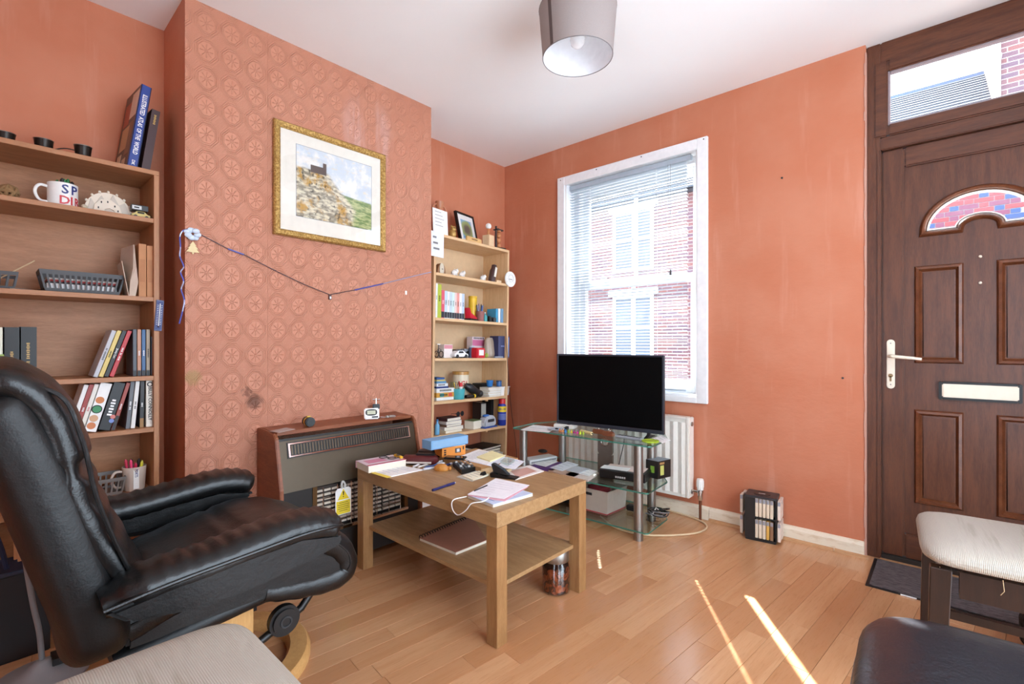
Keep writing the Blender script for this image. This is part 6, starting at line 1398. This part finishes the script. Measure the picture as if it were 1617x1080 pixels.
cab = [(948, 815), (965, 829), (985, 838), (1010, 843.5), (1040, 845.5), (1075, 844.5), (1102, 841), (1115, 834.5), (1113, 826.5), (1098, 819), (1075, 811.5), (1050, 804.5), (1020, 797)]
o = G().tube(spline([at(*p, z=.006) for p in cab], 5), .0048, 8).obj('aerial_cable', mat('beige_cable', (222, 196, 156), .5), smooth=True); tag(o, 'beige cable looping over the floor around the stand', 'cable')
o = G().tube(spline([ST(.16, .30, .49), ST(.15, .31, .42), ST(.13, .31, .34), ST(.12, .30, .27)], 5), .0025, 6).obj('black_lead', BLACK); tag(o, 'thin black lead hanging behind the glass shelves', 'cable')
# the stand's own glass shows dark notebook below the middle shelf
quad('laptop', 'closed black laptop lying under the middle shelf papers', 'laptop', [(850, 782), (905, 797), (935, 780), (882, 768)], GZ[0] + .0005, .022, BLACK, part='body')

# ---- cassette rack by the skirting
A, B = at(1175.4, 850.5, z=0), at(1226.6, 861.5, z=0); d = B - A; ra = math.atan2(d.y, d.x); rw = d.length; rdp = .118
rk = thing('cassette_rack', 'black revolving cassette rack on the floor by the skirting board', 'rack', A, ra)
RH = .232
RKB = mat('rack_black', (30, 28, 27), .5)
G().box(.004, rw - .004, .004, rdp - .004, 0, .014).obj('base', RKB, rk, bevel=.002); G().box(.0, rw, .0, rdp, RH - .012, RH).obj('top', mat('rack_top', (52, 52, 56), .35), rk, bevel=.002)
G().box(.002, rw * .325, .002, rdp * .9, .0145, RH - .0125).obj('panel', RKB, rk); G().box(rw * .33, rw - .004, .06, rdp - .02, .0145, RH - .0125).obj('core', RKB, rk)
G().box(rw - .006, rw - .001, .004, .060, .0145, RH - .0125).obj('panel', RKB, rk); G().box(rw * .33, rw - .0065, .004, .06, .118, .124).obj('divider', RKB, rk)
G().lathe([(.040, 0), (.040, .002), (.001, .002)], 28, (rw * .5, rdp * .5, RH + .0003)).obj('logo_disc', colm((24, 24, 26), .3), rk); G().cbox((rw * .5, rdp * .45, RH + .0028), (.030, .010, .0006)).obj('logo_plate', LGREY, rk)
bpm = Matrix.Translation(A) @ Matrix.Rotation(ra, 4, 'Z')
tapeW = (rw * .67 - .014) / 5
def cassette(l, lx, ly, lz, c, rot=0, cap=None):
    t = thing('cassette', l, 'cassette', bpm @ Vector((lx, ly, lz)), ra + rot, 'cassettes in the rack')
    G().box(0, tapeW * .80, 0, .05, 0, .094).obj('case', colm(c, .3), t, bevel=.001, seg=1)
    G().box(.0006, tapeW * .80 - .0006, -.0006, 0, .072, .092).obj('spine_tab', colm(cap or (150, 150, 158), .4), t)
od = ('first', 'second', 'third', 'fourth', 'fifth')
for r in range(2):
    for k in range(5):
        c = (232, 214, 190) if not (r == 1 and k >= 3) else ((222, 176, 90) if k == 3 else (150, 112, 84))
        cassette('%s cassette from the left, %s row of the rack front' % (od[k], 'lower' if r == 0 else 'upper') if True else '', rw * .335 + k * tapeW, .006, .0155 + r * .1092, (232, 214, 190) if r == 1 or k < 3 else ((222, 176, 90) if k == 3 else (150, 112, 84)))
for r in range(2):
    cassette('cassette sticking out of the left side of the rack, %s row' % ('lower' if r == 0 else 'upper'), -.026, .03, .016 + r * .109, (214, 200, 184)); cassette('cassette behind the outermost left one, %s row' % ('lower' if r == 0 else 'upper'), -.022, .086, .016 + r * .109, (206, 196, 186))
    cassette('cassette sticking out of the right side of the rack, %s row' % ('lower' if r == 0 else 'upper'), rw + .002, .006, .016 + r * .109, (232, 218, 204)); cassette('cassette behind the outermost right one, %s row' % ('lower' if r == 0 else 'upper'), rw + .004, .060, .016 + r * .109, (226, 212, 200))

# ---- on the gas fire
z_ = .6365
o = thing('tape_measure', 'black and yellow tape measure on top of the gas fire', 'tape measure', at(487, 672.5, z=z_), math.radians(84)); 
G().cyl((0, -.032, .021), .021, .028, 24, 'y').obj('case', BLACK, o, bevel=.004, smooth=True); G().cyl((0, -.0035, .021), .0215, .006, 24, 'y').obj('yellow_band', colm((226, 190, 70), .4), o); G().cyl((0, .003, .021), .021, .026, 24, 'y').obj('case', BLACK, o, bevel=.004, smooth=True); G().box(-.008, .008, -.006, .008, .042, .046).obj('lock_button', colm((226, 190, 70), .4), o)
o = thing('digital_timer', 'white digital kitchen timer on the right of the gas fire', 'timer', at(587, 662.5, z=z_), math.radians(64))
g = G(); g.X = Matrix.Rotation(math.radians(-10), 4, 'X'); g.box(-.036, .036, -.010, .010, .002, .056).obj('case', WHITE, o, bevel=.005)
g = G(); g.X = Matrix.Rotation(math.radians(-10), 4, 'X'); g.loft([[(q[0] - .002, y, .035 + q[1]) for q in sell(.028, .016, 2.8, 24)] for y in (-.0108, -.0101)]).obj('display_surround', BLACK, o)
g = G(); g.X = Matrix.Rotation(math.radians(-10), 4, 'X'); g.box(-.022, .018, -.0116, -.0109, .026, .044).obj('display', colm((186, 188, 160), .4), o)
g = G(); g.X = Matrix.Rotation(math.radians(-10), 4, 'X'); g.box(.0, .03, -.0112, -.0101, .008, .016).obj('buttons', DARKG, o)

o = thing('key_tool', 'small chrome radiator key tool standing behind the white timer', 'tool', at(594, 655, z=z_), math.radians(64)); G().cyl((0, 0, 0), .013, .03, 14).obj('base', BLACK, o); G().box(-.018, .018, -.008, .008, .0305, .058).obj('block', DARKG, o, bevel=.003); G().cyl((0, 0, .0585), .004, .03, 10).obj('stem', CHROME, o); G().cyl((-.018, 0, .082), .0035, .036, 10, 'x').obj('cross_bar', CHROME, o)
o = thing('bunch_of_keys', 'bunch of keys on a fob at the right end of the gas fire', 'keys', at(614, 659.5, z=z_), math.radians(60))
G().torus((-.03, 0, .004), .014, .0016, 20, 6).obj('ring', CHROME, o)
for k in range(4):
    a = -.5 + k * .35; g = G(); g.X = Matrix.Translation((-.018, 0, .003 + k * .002)) @ Matrix.Rotation(a, 4, 'Z'); g.cyl((.012, 0, 0), .010, .002, 14).box(.02, .052, -.003, .003, 0, .002).obj('key', STEEL, o)
G().box(-.09, -.045, -.012, .012, 0, .006).obj('fob', colm((40, 52, 60)), o, bevel=.002)
quad('card', 'pale card lying at the left end of the gas fire top', 'card', [(426, 681), (440, 683.5), (466, 678), (452, 675.5)], z_, .0015, mat('pale_card', (186, 170, 164), .7))
p = at(542, 772, x=.588)
tg = thing('warning_tag', 'yellow warning tag hanging on the gas fire grille', 'tag', p, 0)
G().prism([(-.038, -.115), (.038, -.115), (.038, -.006), (.028, .006), (-.028, .006), (-.038, -.006)], -.001, .001, 'x').obj('tag_card', WHITE, tg)
G().box(.0011, .0015, -.034, .034, -.112, -.052).obj('yellow_panel', colm((232, 206, 50), .6), tg)
G().prism([(-.028, -.047), (.028, -.047), (0, .001)], .0011, .0015, 'x').obj('triangle', colm((236, 208, 40), .6), tg); G().prism([(-.002, -.028), (.002, -.028), (.003, -.010), (-.003, -.010)], .0015, .0019, 'x').obj('exclamation_bar', INK, tg); G().box(.0015, .0019, -.002, .002, -.037, -.032).obj('exclamation_dot', INK, tg)
for k, w in enumerate((.022, .028, .026, .028, .02)): G().box(.0016, .0019, -w, w, -.062 - k * .009, -.060 - k * .009).obj('print_line', INK, tg)
G().tube(spline([(0, -.006, .004), (0, -.008, .022), (-.004, 0, .034), (0, .008, .022), (0, .006, .004)], 4), .0045, 6).obj('loop', LGREY, tg)

# ---- ribbon garland on the chimney breast
GX = CHX + .006
gl = thing('ribbon_garland', 'blue and silver ribbon strung across the chimney breast', 'garland', (GX, at(303, 370, x=GX).y, at(303, 370, x=GX).z))
def gp(px, py, x=GX): return at(px, py, x=x) - gl.location
RIB = mat('blue_ribbon', (74, 84, 170), .3); RIBS = mat('silver_ribbon', (176, 184, 214), .25, .4); RIBD = mat('dark_ribbon', (52, 34, 46), .4)
pts = [(316, 370), (360, 393), (385, 402), (440, 430), (480, 449), (520, 465)]; pts2 = [(522, 465), (560, 458), (605, 448), (645, 438), (681, 429.5)]
def rib(P, m, w=.004): G().tube([gp(*p) for p in P], w * .5, 6).obj('ribbon', m, gl)
rib(pts[:2], RIBD); rib(pts[1:3], RIB, .007); rib(pts[2:], RIBD); rib(pts2[:2], RIBD); rib(pts2[1:3], RIB, .007); rib(pts2[2:], RIBS, .005)
for k in range(7):
    a = k * .9; G().ball((.008 + .006 * math.sin(a * 2), .018 * math.cos(a), .016 * math.sin(a)), .014, 10, (.5, 1, .8)).obj('rosette_petal', mat('rosette_silver', (206, 220, 236), .4), gl, smooth=True)
c = gp(304, 392)
tre = [(-.012, -.022), (-.004, -.022), (-.004, -.030), (.004, -.030), (.004, -.022), (.030, -.020), (.016, -.004), (.024, -.004), (.010, .012), (.016, .012), (0, .034), (-.016, .012), (-.010, .012), (-.024, -.004), (-.016, -.004), (-.030, -.020)]
G().prism([(c.y + p[0] * .8, c.z + p[1] * .8) for p in tre], .003, .007, 'x').obj('tree_charm', mat('plywood_tree', (226, 206, 156), .6), gl)
G().tube([(.004, c.y, c.z + .03), (.004, 0, 0)], .001, 5).obj('charm_thread', RIBS, gl)
tail = [(296, 362), (288, 365), (284, 374), (285, 390), (284, 405), (290, 421), (285, 430), (290, 444), (286, 457), (291, 474), (288, 492), (283, 511)]
P_ = spline([gp(px, py, .338) for px, py in tail], 4)
for k in range(0, len(P_) - 1, 4): G().tube(P_[k:k + 5], .0028, 6).obj('ribbon_tail', RIB if (k // 4) % 2 == 0 else RIBS, gl)
c = gp(521, 467); G().box(-.004, .006, c.y - .007, c.y + .007, c.z - .02, c.z + .006).obj('clip', colm((90, 60, 54), .5), gl, bevel=.002); G().box(.0061, .0066, c.y - .004, c.y + .004, c.z - .016, c.z - .004).obj('clip_highlight', PAPER, gl)
p = at(641, 462, x=CHX); o = G().box(0, .002, -.006, .006, -.012, .010).obj('wall_hook', WHITE); o.location = p; tag(o, 'tiny white adhesive hook on the chimney breast', 'hook')
# small marks on the window wall: a screw and a chipped patch
for px, py, l in ((1235, 281, 'dark screw left in the upper window wall'), (1331, 597, 'dark screw left in the wall near the door')):
    o = G().cyl((0, -.004, 0), .005, .005, 10, 'y').obj('wall_screw', DARKG); o.location = at(px, py, y=0) ; tag(o, l, 'screw')
# bag at the right edge, on the floor in front of the mat
bg = thing('bag', 'black quilted bag on the floor at the right edge', 'bag', (2.915, -.50, 0), math.radians(20))
G().loft([[(q[0] * k, q[1] * k, z) for q in sell(.10, .09, 2.6, 28)] for k, z in ((.8, 0), (1, .03), (1.02, .10), (.9, .16), (.55, .19))]).obj('body', mat('black_quilt', (20, 20, 22), .8, fn=lambda b, L: L.new(bump(S.op('SINE', noise(coords(), 30, 2) * 20.0), .6, .01), b.inputs['Normal'])), bg, smooth=True)
G().tube(spline([(-.05, 0, .185), (-.045, 0, .25), (.045, 0, .25), (.05, 0, .185)], 5), .006, 8).obj('handle', BLACK, bg, smooth=True)
